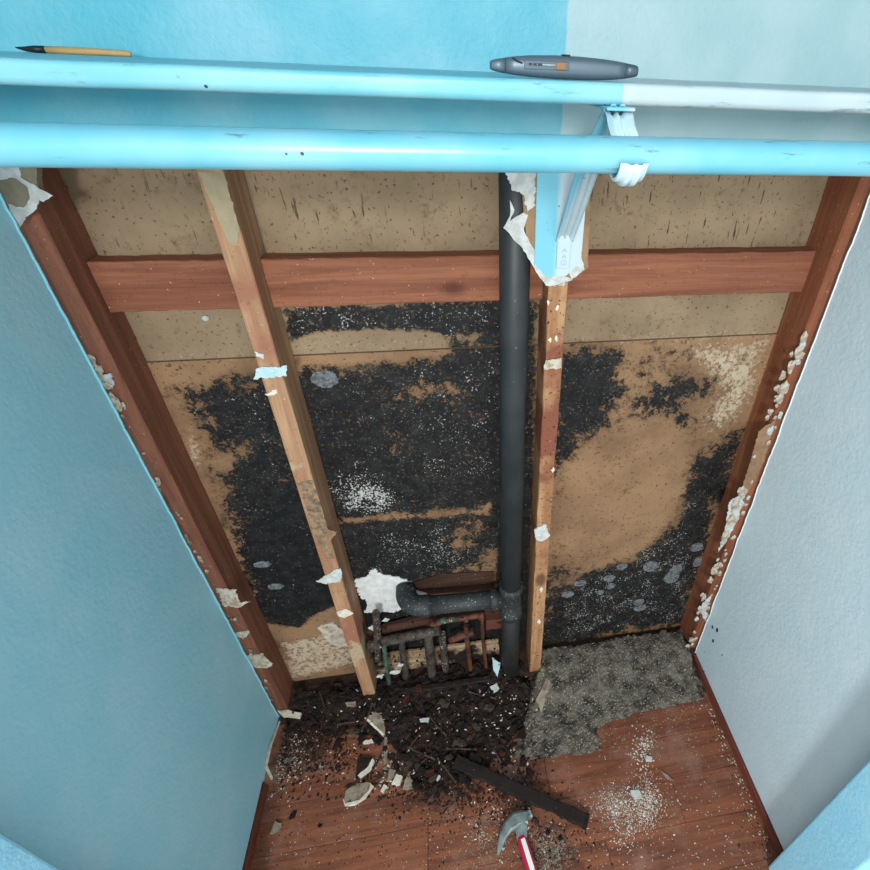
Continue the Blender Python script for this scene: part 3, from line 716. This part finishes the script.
bpart('rod_hook', strip_bm(hk[:-2], 0.028, cprof, lambda i: XH), 'hook', True)
def glyph(paths, z):
    b = bmesh.new()
    for pth in paths: tube_bm([(XB + 0.001 + u*0.0042, YPL - 0.0044, z + w_*0.0042) for u, w_ in pth], 0.00045, 6, True, b)
    bpart('embossed_mark', b, 'mark')
glyph([[(-1, -.6), (0, 1), (1, -.6)], [(-.6, 0.1), (.6, 0.1)]], 1.4385)
glyph([[(-1, -.8), (0, 1), (1, -.8)], [(-.6, -.1), (.6, -.1)]], 1.4285)
glyph([[(1.1*math.cos(a*.5), 1.1*math.sin(a*.5)) for a in range(13)], [(-.3, 0.2), (.3, -.2)]], 1.4180)

# ------------------------------------------------------------------ knife and brush on the shelf
YK = 0.612; KS = 0.76
kn = empty('utility_knife', (onY(563, 70, YK).x, YK, ZS)); tag(kn, 'grey metal utility knife with amber slider lying on the shelf', 'knife')
def kx(p): return onY(p, 70, YK).x - kn.location.x
def loft(name, secs, mat, seg=20):
    """secs: (x, zmin, zmax, half depth); superellipse sections"""
    b = bmesh.new(); rg = []
    for x_, z0, z1, hd in secs:
        ring = []; z0 *= KS; z1 *= KS; hd *= KS
        for k in range(seg):
            t = 2*math.pi*k/seg; c, s = math.cos(t), math.sin(t)
            c = math.copysign(abs(c)**0.75, c); s = math.copysign(abs(s)**0.75, s)
            ring.append(b.verts.new((x_, hd*c, (z0+z1)/2 + (z1-z0)/2*s)))
        rg.append(ring)
    for a, c in zip(rg, rg[1:]):
        for k in range(seg): b.faces.new((a[k], a[(k+1) % seg], c[(k+1) % seg], c[k]))
    b.faces.new(rg[0][::-1]); b.faces.new(rg[-1])
    me = mesh_of(b, name); o = link(name, me, mat, kn, None, True); return o
loft('nose', [(kx(490), .0085, .0165, .004), (kx(492), .0070, .0180, .006), (kx(497), .0055, .0195, .008), (kx(504.2), .0042, .0210, .0095)], 'knife')
loft('body', [(kx(505), .0042, .0214, .0098), (kx(515), .0028, .0232, .011), (kx(530), .0014, .0250, .012), (kx(555), .0003, .0262, .0125), (kx(580), .0002, .0260, .0125),
    (kx(600), .0008, .0248, .012), (kx(615), .0022, .0232, .0115), (kx(623.5), .0034, .0218, .011)], 'knife')
loft('end_cap', [(kx(624), .0036, .0216, .0108), (kx(630), .0050, .0206, .0102), (kx(635), .0060, .0196, .0096), (kx(636.5), .0070, .0186, .0085)], 'knife_dark')
def kbox(name, p0, p1, z0, z1, hd0, hd1, mat, bev=0.0004):
    return link(name, mesh_of(box_bm(kx(p0), kx(p1), -hd1*KS, -hd0*KS, z0*KS, z1*KS, bev), name), mat, kn)
kbox('slide_track', 523, 567, .0100, .0195, .0095, .0130, 'knife_dark')
kbox('track_slot', 526, 555, .0140, .0170, .0095, .0133, 'knife')
for p0, p1 in ((527, 530.5), (531.5, 535), (536, 540)): kbox('scale_mark', p0, p1, .0142, .0166, .0100, .0136, 'black', 0.0002)
kbox('steel_bar', 541, 554, .0148, .0162, .0100, .0136, 'steel', 0.0002)
sl_ = kbox('slider', 554, 564, .0105, .0190, .0095, .0146, 'orange', 0.0006)
for k in range(4):
    q = 555.5 + k*2.1
    link('ridge', mesh_of(box_bm(kx(q), kx(q+1.0), -.0154*KS, -.0140*KS, .0115*KS, .0180*KS, 0.0002), 'ridge'), 'orange', sl_)
tk = bmesh.new(); tube_bm([(kx(a_), b_*KS, c_*KS) for a_, b_, c_ in ((511, -0.0112, .0215), (516, -.0120, .0180), (521, -.0122, .0160))], 0.0007, 6, True, tk)
link('nose_groove', mesh_of(tk, 'nose_groove'), 'black', kn)
link('top_button', mesh_of(box_bm(kx(561), kx(569), -.004, .004, .0255*KS, .0275*KS, 0.0006), 'top_button'), 'black', kn)

YB = 0.84
b0, b1, b2 = onY(15, 48, YB), onY(46, 49, YB), onY(130, 52, YB)
bh = empty('pointed_brush', (b1.x, YB, ZS)); tag(bh, 'thin tan wooden brush with a black pointed tip lying on the shelf', 'brush')
tube('handle', [(0, 0, .0038), (.03, 0, .0040), (b2.x-b1.x-.006, .002, .0034), (b2.x-b1.x-.001, .002, .0026), (b2.x-b1.x, .002, .0022)], [.0036, .0038, .0033, .0024, .001], 'handle_wood', bh)
tube('bristle_tip', [(-.0002, 0, .0038), (-.012, 0, .0038), (-.022, 0, .0036), (-.029, .0005, .0042), (b0.x-b1.x, .001, .0046)], [.0037, .0036, .0024, .0012, .0004], 'black', bh)

# ------------------------------------------------------------------ drain pipe
dp = empty('drain_pipe', (XP, YP, 0.0)); tag(dp, 'black plastic drain pipe with a side branch bending into the wall', 'pipe')
def dtube(name, path, rad, mat, seg=28, parent=None):
    o = tube(name, [Vector(p) - dp.location for p in path], rad, mat, dp, seg); return o
zt = 0.425
dtube('riser', [(XP+0.0035, YP, 1.9), (XP+0.002, YP, 1.2), (XP, YP, zt+0.03)], 0.0285, 'abs')
dtube('lower_pipe', [(XP, YP, zt-0.06), (XP, YP, 0.02)], 0.0285, 'abs_low')
dtube('tee_hub', [(XP, YP, zt+0.062), (XP, YP, zt+0.061), (XP, YP, zt+0.032), (XP, YP, zt+0.030), (XP, YP, zt-0.055), (XP, YP, zt-0.057), (XP, YP, zt-0.078), (XP, YP, zt-0.079)],
      [.029, .0335, .0335, .0305, .0305, .0335, .0335, .029], 'abs_dirty')
dtube('tee_branch', [(XP, YP, zt), (XP-0.038, YP, zt+0.002), (XP-0.0385, YP, zt+0.002), (XP-0.060, YP, zt+0.003), (XP-0.0605, YP, zt+0.003)], [.027, .027, .030, .030, .027], 'abs_dirty')
xe = -0.150
dtube('branch_pipe', [(XP-0.05, YP, zt+0.003), (0.0, YP, zt+0.006), (xe+0.03, YP, zt+0.013)], 0.0262, 'abs_dirty')
el = [(xe+0.042, YP, zt+0.012)] + [(xe+0.02 - 0.045*math.sin(t*math.pi/16), YP + 0.045*(1-math.cos(t*math.pi/16)), zt+0.014 + 0.006*t/8) for t in range(9)] + [(xe-0.025, BD-0.006, zt+0.022)]
dtube('elbow', el, [.0305] + [.0290]*9 + [.0290], 'abs_dirty')
# dab of dried white paint ring at mid height
pts = ragged([Vector((XP + 0.0262*math.sin(a), YP - 0.0264*math.cos(a), onY(515, 361, YP-.025).z + dz)) - dp.location for dz, aa in ((0.004, (-.35, 0, .35)), (-0.004, (.35, 0, -.35))) for a in aa], 0.004, 0.0012, 77)
link('paint_dab', mesh_of(prism_bm(pts, (0, -0.0008, 0)), 'paint_dab'), 'paper', dp)
# bare scratch on the riser above the tee
sc_ = bmesh.new(); tube_bm([(XP + 0.014, YP - 0.0225, zt+0.17), (XP+0.006, YP-0.0252, zt+0.12), (XP-0.002, YP-0.0260, zt+0.075)], [.0005, .0011, .0005], 6, True, sc_)
me = mesh_of(sc_, 'scratch'); me.transform(Matrix.Translation(-dp.location)); link('scratch', me, 'crumb_grey', dp)

# ------------------------------------------------------------------ old supply pipes beside the drain
YM = 0.93
def mp(a, b, dy=0.0): return onY(a, b, YM + dy)
def group_tubes(name, label, parts):
    base = mp(430, 680); r = empty(name, (base.x, YM, 0.038)); tag(r, label, 'pipe')
    for nm, px, rad, mat in parts:
        pts = [mp(*p) - r.location for p in px]
        # crust and dents: subdivide and vary the radius
        fine = []; rr = []
        for a, b in zip(pts, pts[1:]):
            n = max(2, int((b-a).length/0.012))
            for j in range(n): fine.append(a.lerp(b, j/n))
        fine.append(pts[-1])
        rr = [rad * (1 + (0.22 if mat == 'crust' else 0.08) * noise.noise(Vector((i*1.7, rad*900, len(nm))))) for i in range(len(fine))]
        tube(nm, fine, rr, mat, r, 14)
    return r
cp = group_tubes('copper_supply_pipe', 'tarnished copper water pipes hanging below the black branch pipe', [
    ('header_pipe', [(440,621), (462,618), (480,615)], .0095, 'copper'),
    ('header_pipe', [(450,640), (462,635), (474,632)], .0120, 'copper'),
    ('drop_pipe', [(466,626,-.004), (467,640,-.004), (472,679,-.004)], .0075, 'copper'),
    ('drop_pipe', [(482,618,-.004), (483,640,-.004), (488,682,-.004)], .0062, 'copper'),
    ('elbow', [(430,622), (435,624), (441,621)], .0105, 'copper'),
    ('joint_ring', [(464,619), (468,618)], .0125, 'copper'), ('joint_ring', [(478,616), (484,615)], .0120, 'copper'),
    ('corroded_joint', [(440,621,-.006), (446,620,-.006)], .0088, 'copper_green'), ('corroded_joint', [(449,619.5,-.006), (455,618.5,-.006)], .0088, 'copper_green')])
gp = group_tubes('iron_supply_pipe', 'grimy grey iron pipe manifold with stubs next to the copper pipes', [
    ('header_pipe', [(372,644), (400,638), (425,633), (440,630)], .0150, 'galv'),
    ('stub_pipe', [(401,640), (403,655), (408,690)], .0100, 'galv'),
    ('stub_pipe', [(428,634,-.004), (430,655,-.004), (434,690,-.004)], .0140, 'galv'),
    ('stub_pipe', [(442,634,.006), (444,655,.006), (448,685,.006)], .0115, 'crust'),
    ('stub_pipe', [(376,612), (377,630), (378,660)], .0105, 'crust'),
    ('end_cap', [(370,646,-.004), (382,641,-.004)], .0190, 'crust')])
gt = group_tubes('green_corroded_pipe', 'thin green corroded tube standing by the pale tan stud', [('tube', [(384,644,-.012), (386,662,-.012), (390,688,-.012)], .0070, 'copper_green')])
# laths behind the pipes
def lath(px, thick, mat, label, seed, Y):
    pts = ragged([onY(a, b, Y) for a, b in px], 0.012, 0.0022, seed)
    for p in pts: p.y = Y
    base = sum((Vector(p) for p in pts), Vector())/len(pts)
    me = mesh_of(prism_bm([p - base for p in pts], (0, thick, 0)), 'lath'); o = link('lath', me, mat, None, base)
    return tag(o, label, 'lath')
lath([(368,656),(498,640),(500,656),(370,678)], 0.006, 'lath', 'cream lath strip seen behind the row of old pipes', 3, 0.962)
lath([(366,632),(440,612),(500,603),(500,612),(440,622),(376,640)], 0.012, 'lath_brown', 'brown splintered lath just under the black branch pipe', 4, 0.955)
lath([(404,586),(440,574),(494,572),(494,590),(430,594)], 0.004, 'lath_brown', 'brown strip of bare board above the black branch pipe', 5, BD - 0.0075)
bp = link('wood_block', mesh_of(timber_bm(0.030, 0.050, 0.05, 0, 31, 4), 'wood_block'), 'block_dark', None, onY(486, 626, 0.952) + Vector((0, -0.01, -0.01)))
tag(bp, 'small red wood block wedged between copper pipe and drain', 'block')
# white plaster patch around the elbow
pp = [onY(a, b, BD - 0.006) for a, b in [(354,580),(366,576),(374,569),(382,575),(400,578),(412,583),(424,592),(427,600),(412,604),(396,612),(380,613),(364,612),(368,604),(360,596)]]
pp = ragged(pp, 0.004, 0.007, 41)
for p in pp: p.y = BD - 0.006
o = link('plaster_patch', mesh_of(prism_bm(pp, (0, 0.0028, 0)), 'plaster_patch'), 'white_patch')
tag(o, 'ragged white plaster patch behind the elbow of the black pipe', 'plaster')
pp = ragged([onY(a, b, BD - 0.006) for a, b in [(318,628),(332,622),(346,634),(350,646),(338,646),(326,640)]], 0.01, 0.006, 43)
for p in pp: p.y = BD - 0.006
o = link('plaster_patch', mesh_of(prism_bm(pp, (0, 0.0028, 0)), 'plaster_patch'), 'gypsum'); tag(o, 'flaking cream plaster low on the board left of the pale stud', 'plaster')

# nail heads
for a, b, lab in ((206, 318, 'pale round nail head in the bare board beside the pale tan stud'),):
    c = onY(a, b, BD); o = link('nail', mesh_of(chunk_bm((.006, .004, .006), 3, 2, 0.1), 'nail'), 'paper', None, c + Vector((0, -0.002, 0))); tag(o, lab, 'nail')

# ------------------------------------------------------------------ debris
def fb(x, y, o=0): return noise.noise(Vector((x*22+o, y*22, 0)))*.5 + noise.noise(Vector((x*60, y*60+o, 3)))*.3 + noise.noise(Vector((x*150+o, y*150, 7)))*.2
def plate_z(y): return 0.038 if y > D - 0.004 else 0.0
def grey_z(x, y, s):
    k = min(1, s/0.022); k = k*k*(3-2*k)
    t = min(1, max(0, (y - 0.74)/0.17)); t = t*t*(3-2*t)
    return max(-0.002, k*(0.008 + 0.050*t + 0.006*fb(x, y)) + 0.0035*noise.noise(Vector((x*260, y*260, 1)))*k)
gpoly = [onZ(a, b, z) for a, b, z in [(512,760,0), (602,753,0), (597,727,0), (640,714,0), (706,700,0)]] + [Vector((XR-0.012, 0.80, 0)), Vector((XR-0.012, BD-0.006, 0)), Vector((0.225, BD-0.006, 0)), Vector((0.19, 0.88, 0)), Vector((0.165, 0.80, 0))]
o = heap('grey_grit_bed', gpoly, 0.005, grey_z, 'grey_bed', wob=0.012)
tag(o, 'bed of grey-green grit covering the floor right of the drain pipe', 'grit', kind='stuff')
def dark_z(x, y, s):
    k = min(1, s/0.05); k = k*k*(3-2*k)
    t = min(1, max(0, (y - 0.70)/0.2)); hgt = 0.016 + 0.034*t
    return max(-0.003, k*(hgt + 0.022*fb(x, y, 5)) + 0.006*noise.noise(Vector((x*120, y*120, 8)))*k)
dpoly = [(-0.585, BD-0.006), (0.19, BD-0.006), (0.19, 0.86), (0.17, 0.79), (0.12, 0.72), (0.10, 0.66), (0.03, 0.645), (-0.02, 0.62), (-0.14, 0.60), (-0.19, 0.66), (-0.27, 0.74), (-0.34, 0.80), (-0.45, 0.80), (-0.52, 0.84), (-0.59, 0.86)]
o = heap('dark_debris_heap', [Vector((a, b, 0)) for a, b in dpoly], 0.005, dark_z, 'dark_debris', wob=0.035)
tag(o, 'heap of black rotted debris along the foot of the opened wall', 'debris', kind='stuff')

def ground_z(x, y):
    z = 0.0
    sg = float(poly_sd([(p.x, p.y) for p in gpoly], np.array([x]), np.array([y]))[0]); sd = float(poly_sd(dpoly, np.array([x]), np.array([y]))[0])
    if sg > 0: z = max(z, grey_z(x, y, sg))
    if sd > 0: z = max(z, dark_z(x, y, sd))
    return z
# dark clods strewn over and before the heap, each one a lump of its own
cl = random.Random(21)
clod_me = [mesh_of(chunk_bm((1, .75, .6), 200+k, 2, 0.6), 'clod') for k in range(6)]
for k, me in enumerate(clod_me): me.materials.append(M[['dark_debris', 'brown_debris', 'clod_grey', 'dark_debris', 'clod_red', 'brown_debris'][k]])
CL_LAB = 'black lump of rotted debris lying on the dark heap'
n = 0
while n < 110:
    a, b = cl.uniform(285, 532), cl.uniform(690, 792)
    if a < 372 and b > 748: continue
    p = onZ(a, b, 0.02)
    if p.y > BD - 0.03 or p.x < XL + 0.02 or p.x > 0.17: continue
    s = float(poly_sd(dpoly, np.array([p.x]), np.array([p.y]))[0])
    if s < -0.02: continue
    r_ = cl.uniform(.006, .017); o = link('debris_clod', clod_me[n % 6], None, None, (p.x, p.y, ground_z(p.x, p.y) + r_*0.25))
    o.scale = (r_, r_*cl.uniform(.7, 1.2), r_); o.rotation_euler = (0, 0, cl.uniform(0, 6.28)); tag(o, CL_LAB, 'debris', 'black clods on the debris heap'); n += 1
FL_LAB = 'small dark clod lying loose on the red-brown floor'
for (a, b, r_) in [(523,762,.015),(530,773,.013),(300,735,.010),(296,722,.012),(310,745,.009),(318,708,.012),(420,770,.016),(434,780,.014),(410,782,.012),(445,790,.010),(470,800,.008),(293,816,.010),(278,826,.008),(320,826,.006),(548,832,.008),(560,838,.008),(536,822,.010),(505,795,.009),(480,790,.008)]:
    p = onZ(a, b, 0); o = link('floor_clod', clod_me[(a+b) % 6], None, None, (p.x, p.y, ground_z(p.x, p.y) + r_*0.3)); o.scale = (r_, r_*.85, r_*.8); o.rotation_euler = (0, 0, a); tag(o, FL_LAB, 'debris', 'loose clods on the floor')

# rotted strip of wood pulled out across the floor
a0, a1 = onZ(452, 762, 0.03), onZ(584, 823, 0.008); v = a1 - a0
bm = timber_bm(0.040, 0.016, v.length, 0, 44, 40, 0.006, 0.003)
o = link('rotted_wood_strip', mesh_of(bm, 'rotted_wood_strip'), 'rotten', None, a0 + Vector((0, -0.018, -0.004)))
o.rotation_euler = v.to_track_quat('X', 'Z').to_euler(); tag(o, 'black rotted wood strip lying from the debris heap across the floor', 'wood')
# dark board edge under the pipes
a0, a1 = onY(404, 694, 0.885), onY(490, 684, 0.885); v = a1 - a0
o = link('rotted_wood_strip', mesh_of(timber_bm(0.02, 0.03, v.length, 0, 45, 30, 0.003, 0.003), 'rotted_wood_strip'), 'rotten', None, Vector((a0.x, 0.872, max(a0.z, 0.03)))); tag(o, 'dark splintered board edge below the copper pipes', 'wood')

# splinters of rotted wood on the heap
sp_ = random.Random(33)
spl = [mesh_of(timber_bm(0.006, 0.004, 0.05 + 0.02*k, 0, 70+k, 10, 0.002, 0.001), 'wood_splinter') for k in range(3)]
for k, me in enumerate(spl): me.materials.append(M[['lath_brown', 'rotten', 'clod_grey'][k]])
for k in range(26):
    a, b_ = sp_.uniform(300, 525), sp_.uniform(700, 780)
    if a < 370 and b_ > 740: a += 80
    p = onZ(a, b_, 0.02); o = link('wood_splinter', spl[k % 3], None, None, (p.x, min(p.y, 0.93), ground_z(p.x, min(p.y, 0.93)) + 0.003)); o.rotation_euler = (0, sp_.uniform(-.25, .1), sp_.uniform(0, 6.28))
    tag(o, 'thin splinter of rotted wood lying on the dark heap', 'splinter', 'splinters on the debris heap')
# plaster fragments
def frag(px, z, thick, mat, label, seed, edge=None, tilt=0.0, amp=0.002, sink=0.002):
    g = [onZ(a, b, z) for a, b in px]; c = sum(g, Vector())/len(g)
    pts = ragged([p - c for p in g], 0.006, amp, seed)
    for p in pts: p.z = 0
    gz = ground_z(c.x, c.y)
    o = link('plaster_fragment', mesh_of(prism_bm(pts, (0, 0, thick)), 'plaster_fragment'), mat, None, Vector((c.x, c.y, gz - sink*0 + abs(tilt)*0.012)))
    o.rotation_euler = (tilt, tilt*0.4, 0); tag(o, label, 'fragment')
    if edge:
        e = [onZ(a, b, z) - c for a, b in edge]; e = ragged(e, 0.006, 0.001, seed+3)
        for p in e: p.z = thick*0.3
        link('broken_edge', mesh_of(prism_bm(e, (0, 0, thick*0.9)), 'broken_edge'), 'fragment_edge', o)
    return o
frag([(344,800),(348,790),(358,785),(371,784),(370,792),(360,802),(346,805)], 0, 0.012, 'fragment', 'oval speckled plaster fragment with a white rim on the floor', 1, [(344,800),(346,805),(360,802),(370,792),(371,785),(374,788),(366,799),(356,806),(345,807)])
frag([(359,757),(374,760),(373,770),(360,778),(356,776)], 0, 0.010, 'brown_debris', 'square brown fragment with two white broken edges', 2, [(373,760),(375,762),(372,771),(361,779),(358,777),(368,769)])
frag([(365,722),(376,712),(384,716),(386,736),(380,732)], 0.02, 0.006, 'fragment', 'grey triangular plaster flake at the heap beside the pale stud', 3, [(365,721),(367,720),(384,734),(384,737)], 0.25)
frag([(384,734),(388,734),(386,768),(383,768)], 0.015, 0.004, 'fragment', 'thin grey splinter pointing down from the triangular flake', 4)
frag([(362,743),(372,740),(374,743),(364,745)], 0.0, 0.008, 'fragment_edge', 'small white chip above the square brown fragment', 5)
frag([(392,785),(397,776),(403,778),(400,786)], 0.0, 0.014, 'fragment_edge', 'pale rounded plaster lump at the front of the black heap', 6)
frag([(403,790),(408,774),(414,784),(414,790)], 0.0, 0.010, 'fragment', 'grey pointed plaster shard at the front of the black heap', 7)
frag([(381,792),(384,785),(387,787),(384,794)], 0.0, 0.008, 'fragment_edge', 'tiny upright white chip between oval fragment and black heap', 8)
frag([(388,780),(390,770),(396,772),(394,780)], 0.0, 0.010, 'fragment', 'dirty plaster crumb behind the pale rounded lump', 9)
frag([(434,777),(438,773),(441,776),(437,780)], 0.02, 0.006, 'paper', 'bright white chip on the black front of the heap', 10)
frag([(420,721),(430,720),(429,724),(421,724)], 0.03, 0.006, 'paper', 'flat white chip in the middle of the black heap', 11)
frag([(490,686),(497,682),(499,688),(493,692)], 0.05, 0.006, 'white_patch', 'round white plaster chip at the foot of the drain pipe', 12)
frag([(491,652),(500,656),(498,668),(493,662)], 0.11, 0.004, 'paper_blue', 'pale blue flake leaning behind the drain pipe foot', 13, tilt=0.5)
frag([(346,705),(356,703),(356,708),(348,708)], 0.04, 0.008, 'fragment', 'pale chip at the foot of the pale tan stud', 14)
frag([(278,712),(290,712),(302,715),(300,719),(284,718)], 0.02, 0.010, 'fragment_edge', 'long white plaster chip at the foot of the blue wall', 15)
frag([(270,835),(276,822),(282,824),(280,832)], 0.0, 0.010, 'fragment', 'pale plaster lump by the left baseboard', 16)
frag([(536,700),(546,680),(550,684),(542,712)], 0.03, 0.006, 'fragment', 'grey slate flake standing at the edge of the grit bed', 17, tilt=0.3)
frag([(661,772),(668,776),(673,781),(668,780)], 0.0, 0.006, 'fragment', 'grey sliver of plaster lying on the clear floor', 19)
frag([(646,757),(652,758),(652,762),(646,761)], 0.0, 0.008, 'paper', 'whitest plaster chip in the small crumb patch before the grit', 20)
frag([(630,792),(638,790),(642,798),(634,800)], 0.0, 0.008, 'paper', 'pale green-white plaster lump in the large powder patch', 21)
# chips caught between the pipes
for k, (a, b, r_, lab) in enumerate([(380,676,.010,'white chip resting left of the green corroded tube'), (395,672,.013,'white crumpled flake right of the green corroded tube'), (400,665,.009,'small white flake against the iron stub'), (372,628,.010,'white crumb on the left end of the iron pipe'), (386,620,.009,'pale crumb on the brown splintered lath')]):
    o = link('plaster_chip', mesh_of(chunk_bm((r_, r_*.5, r_*.9), 300+k, 2, 0.6), 'plaster_chip'), 'paper', None, onY(a, b, 0.905 if b > 650 else 0.94)); tag(o, lab, 'fragment')
# broken strip of the left baseboard curling from the wall
b = bmesh.new(); tube_bm([p + Vector((0.004, 0, 0)) for p in cur], [.003, .005, .005, .003], 8, True, b)
o = link('curled_paint_strip', mesh_of(b, 'curled_paint_strip'), 'fragment_edge'); tag(o, 'curled cream strip peeling from the foot of the blue wall', 'strip')

# crumbs: far too many to count
cr = random.Random(5)
def scatter(n, fn, s0, s1):
    out = []
    for _ in range(n):
        a, b = fn(); p = onZ(a, b, 0.0)
        if not (XL+0.015 < p.x < XR-0.014 and 0.2 < p.y < BD-0.03): continue
        s = cr.uniform(s0, s1)**1.0; z = ground_z(p.x, p.y); q = onZ(a, b, z) if z > 0.01 else p
        out.append((q.x, min(q.y, BD-0.03), ground_z(q.x, min(q.y, BD-0.03)) + s*0.3, s))
    return out
def gauss(cx, cy, sx, sy): return lambda: (cr.gauss(cx, sx), cr.gauss(cy, sy))
def rect(x0, x1, y0, y1): return lambda: (cr.uniform(x0, x1), cr.uniform(y0, y1))
def seg(x0, y0, x1, y1, w):
    def f():
        t = cr.random(); return (x0+(x1-x0)*t + cr.gauss(0, w), y0+(y1-y0)*t + cr.gauss(0, w))
    return f
wh = scatter(900, gauss(618, 805, 13, 10), .0004, .0016) + scatter(900, gauss(647, 803, 8, 14), .0004, .0018) + scatter(60, gauss(640, 800, 14, 10), .002, .004) + scatter(160, gauss(643, 750, 6, 11), .0008, .0034) + scatter(150, gauss(626, 832, 9, 12), .0008, .0022)
wh += scatter(170, seg(706, 700, 772, 850, 4), .0008, .0030) + scatter(260, rect(560, 760, 790, 868), .0006, .0020) + scatter(160, rect(545, 720, 700, 800), .0005, .0016)
wh += scatter(330, rect(280, 530, 690, 790), .0008, .0036) + scatter(120, gauss(500, 825, 30, 18), .0008, .0030) + scatter(170, rect(255, 520, 780, 868), .0005, .0017)
wh += scatter(50, gauss(510, 712, 20, 22), .0008, .0040) + scatter(140, seg(270, 800, 300, 740, 8), .0008, .0026) + scatter(90, gauss(395, 775, 14, 10), .001, .003)
o = crumbs('white_plaster_crumbs', wh, 'crumb_white', 1); tag(o, 'white plaster crumbs and powder scattered over floor and heap', 'crumbs', kind='stuff')
gy = scatter(500, gauss(548, 850, 12, 12), .0008, .0026) + scatter(300, gauss(492, 835, 14, 14), .0008, .0028) + scatter(300, gauss(632, 805, 22, 16), .0008, .0024) + scatter(900, rect(525, 700, 640, 748), .0010, .0032) + scatter(260, seg(270, 790, 300, 735, 10), .001, .003) + scatter(250, rect(440, 540, 840, 869), .0006, .0016)
o = crumbs('grey_plaster_crumbs', gy, 'crumb_grey', 2); tag(o, 'grey grit grains scattered over grit bed and floor', 'crumbs', kind='stuff')
dk = scatter(900, rect(280, 540, 700, 800), .0015, .0055) + scatter(420, rect(280, 350, 700, 770), .0012, .005) + scatter(380, gauss(440, 785, 34, 12), .0015, .005) + scatter(420, gauss(480, 800, 40, 16), .001, .0035) + scatter(260, gauss(555, 840, 22, 14), .001, .003) + scatter(200, rect(258, 460, 790, 868), .0008, .0024) + scatter(260, gauss(300, 730, 14, 18), .001, .004) + scatter(200, seg(706, 700, 772, 850, 6), .0008, .0026)
for _ in range(420):
    a, b_ = cr.uniform(368, 500), cr.uniform(612, 690); q = onY(a, b_, cr.uniform(0.905, 0.95))
    if q.z > 0.045: dk.append((q.x, q.y + 0.004, max(q.z, 0.05), cr.uniform(.0015, .0055))) if cr.random() < (0.35 + 0.65*(b_ > 655)) else None
o = crumbs('dark_rot_crumbs', dk, 'brown_debris', 3); tag(o, 'dark brown rotted crumbs scattered over floor and heap', 'crumbs', kind='stuff')

# ------------------------------------------------------------------ hammer
neck, hnd = onZ(521, 838, 0.018), onZ(531, 869, 0.018)
hm = empty('claw_hammer', (neck.x, neck.y, 0.0)); tag(hm, 'claw hammer with a red and white grip lying on the floor', 'hammer')
dirh = (hnd - neck).normalized(); ang = math.atan2(dirh.y, dirh.x)
hm.rotation_euler = (0, 0, ang)        # local +x runs down the handle, local +y to the right of it
HZ = 0.018
def hpath(pts, sections, name, mat):
    """loft rectangular sections (half width in local xy across, half height z) along pts"""
    b = bmesh.new(); rg = []
    P = [Vector(p) for p in pts]
    for i, p in enumerate(P):
        t = (P[min(i+1, len(P)-1)] - P[max(i-1, 0)]).normalized(); s = Vector((-t.y, t.x, 0)).normalized(); u = t.cross(s)
        w_, h_ = sections[i]; c_ = 0.35
        ring = [(-1, -1+c_), (-1+c_, -1), (1-c_, -1), (1, -1+c_), (1, 1-c_), (1-c_, 1), (-1+c_, 1), (-1, 1-c_)]
        rg.append([b.verts.new(p + s*w_*a_ + u*h_*q_) for a_, q_ in ring])
    for a_, c_ in zip(rg, rg[1:]):
        for k in range(8): b.faces.new((a_[k], a_[(k+1) % 8], c_[(k+1) % 8], c_[k]))
    b.faces.new(rg[0][::-1]); b.faces.new(rg[-1])
    return link(name, mesh_of(b, name), mat, hm, None, False)
def loc(a, b, z=0.018):
    w_ = onZ(a, b, z); q = w_ - Vector((neck.x, neck.y, 0)); c, s = math.cos(-ang), math.sin(-ang)
    return Vector((q.x*c - q.y*s, q.x*s + q.y*c, z))
hpath([loc(527, 818, .016), loc(521, 819, .017), loc(515, 821, .020), loc(508, 827, .024), loc(503, 836, .026), loc(500, 846, .026), loc(498, 855, .024)],
      [(.015, .012), (.018, .012), (.0185, .011), (.014, .009), (.010, .007), (.0065, .005), (.0025, .003)], 'claw', 'steel')
hpath([loc(522, 840, .017), loc(521, 826, .017), loc(520, 814, .017)], [(.013, .010), (.016, .012), (.011, .010)], 'head', 'steel')
hpath([loc(525, 817, .016), loc(528, 815, .010), loc(530, 814, .008)], [(.010, .010), (.009, .009), (.0105, .0105)], 'poll', 'steel')
ha, hb = loc(521, 837, .017), loc(531, 869, .017); dl = (hb - ha).normalized()
hp = [ha, ha + dl*0.01, ha + dl*0.08, ha + dl*0.17, ha + dl*0.25, ha + dl*0.27]
for p in hp: p.z = 0.0165
hpath(hp, [(.010, .012), (.0125, .014), (.0135, .014), (.015, .0155), (.0165, .016), (.013, .014)], 'grip', 'red')
st = [ha + dl*0.008, ha + dl*0.09, ha + dl*0.2]
for p in st: p.z = 0.0305
hpath([p + Vector((0, 0.0015, 0)) for p in st], [(.0055, .0012), (.006, .0012), (.006, .0012)], 'grip_stripe', 'white_print')
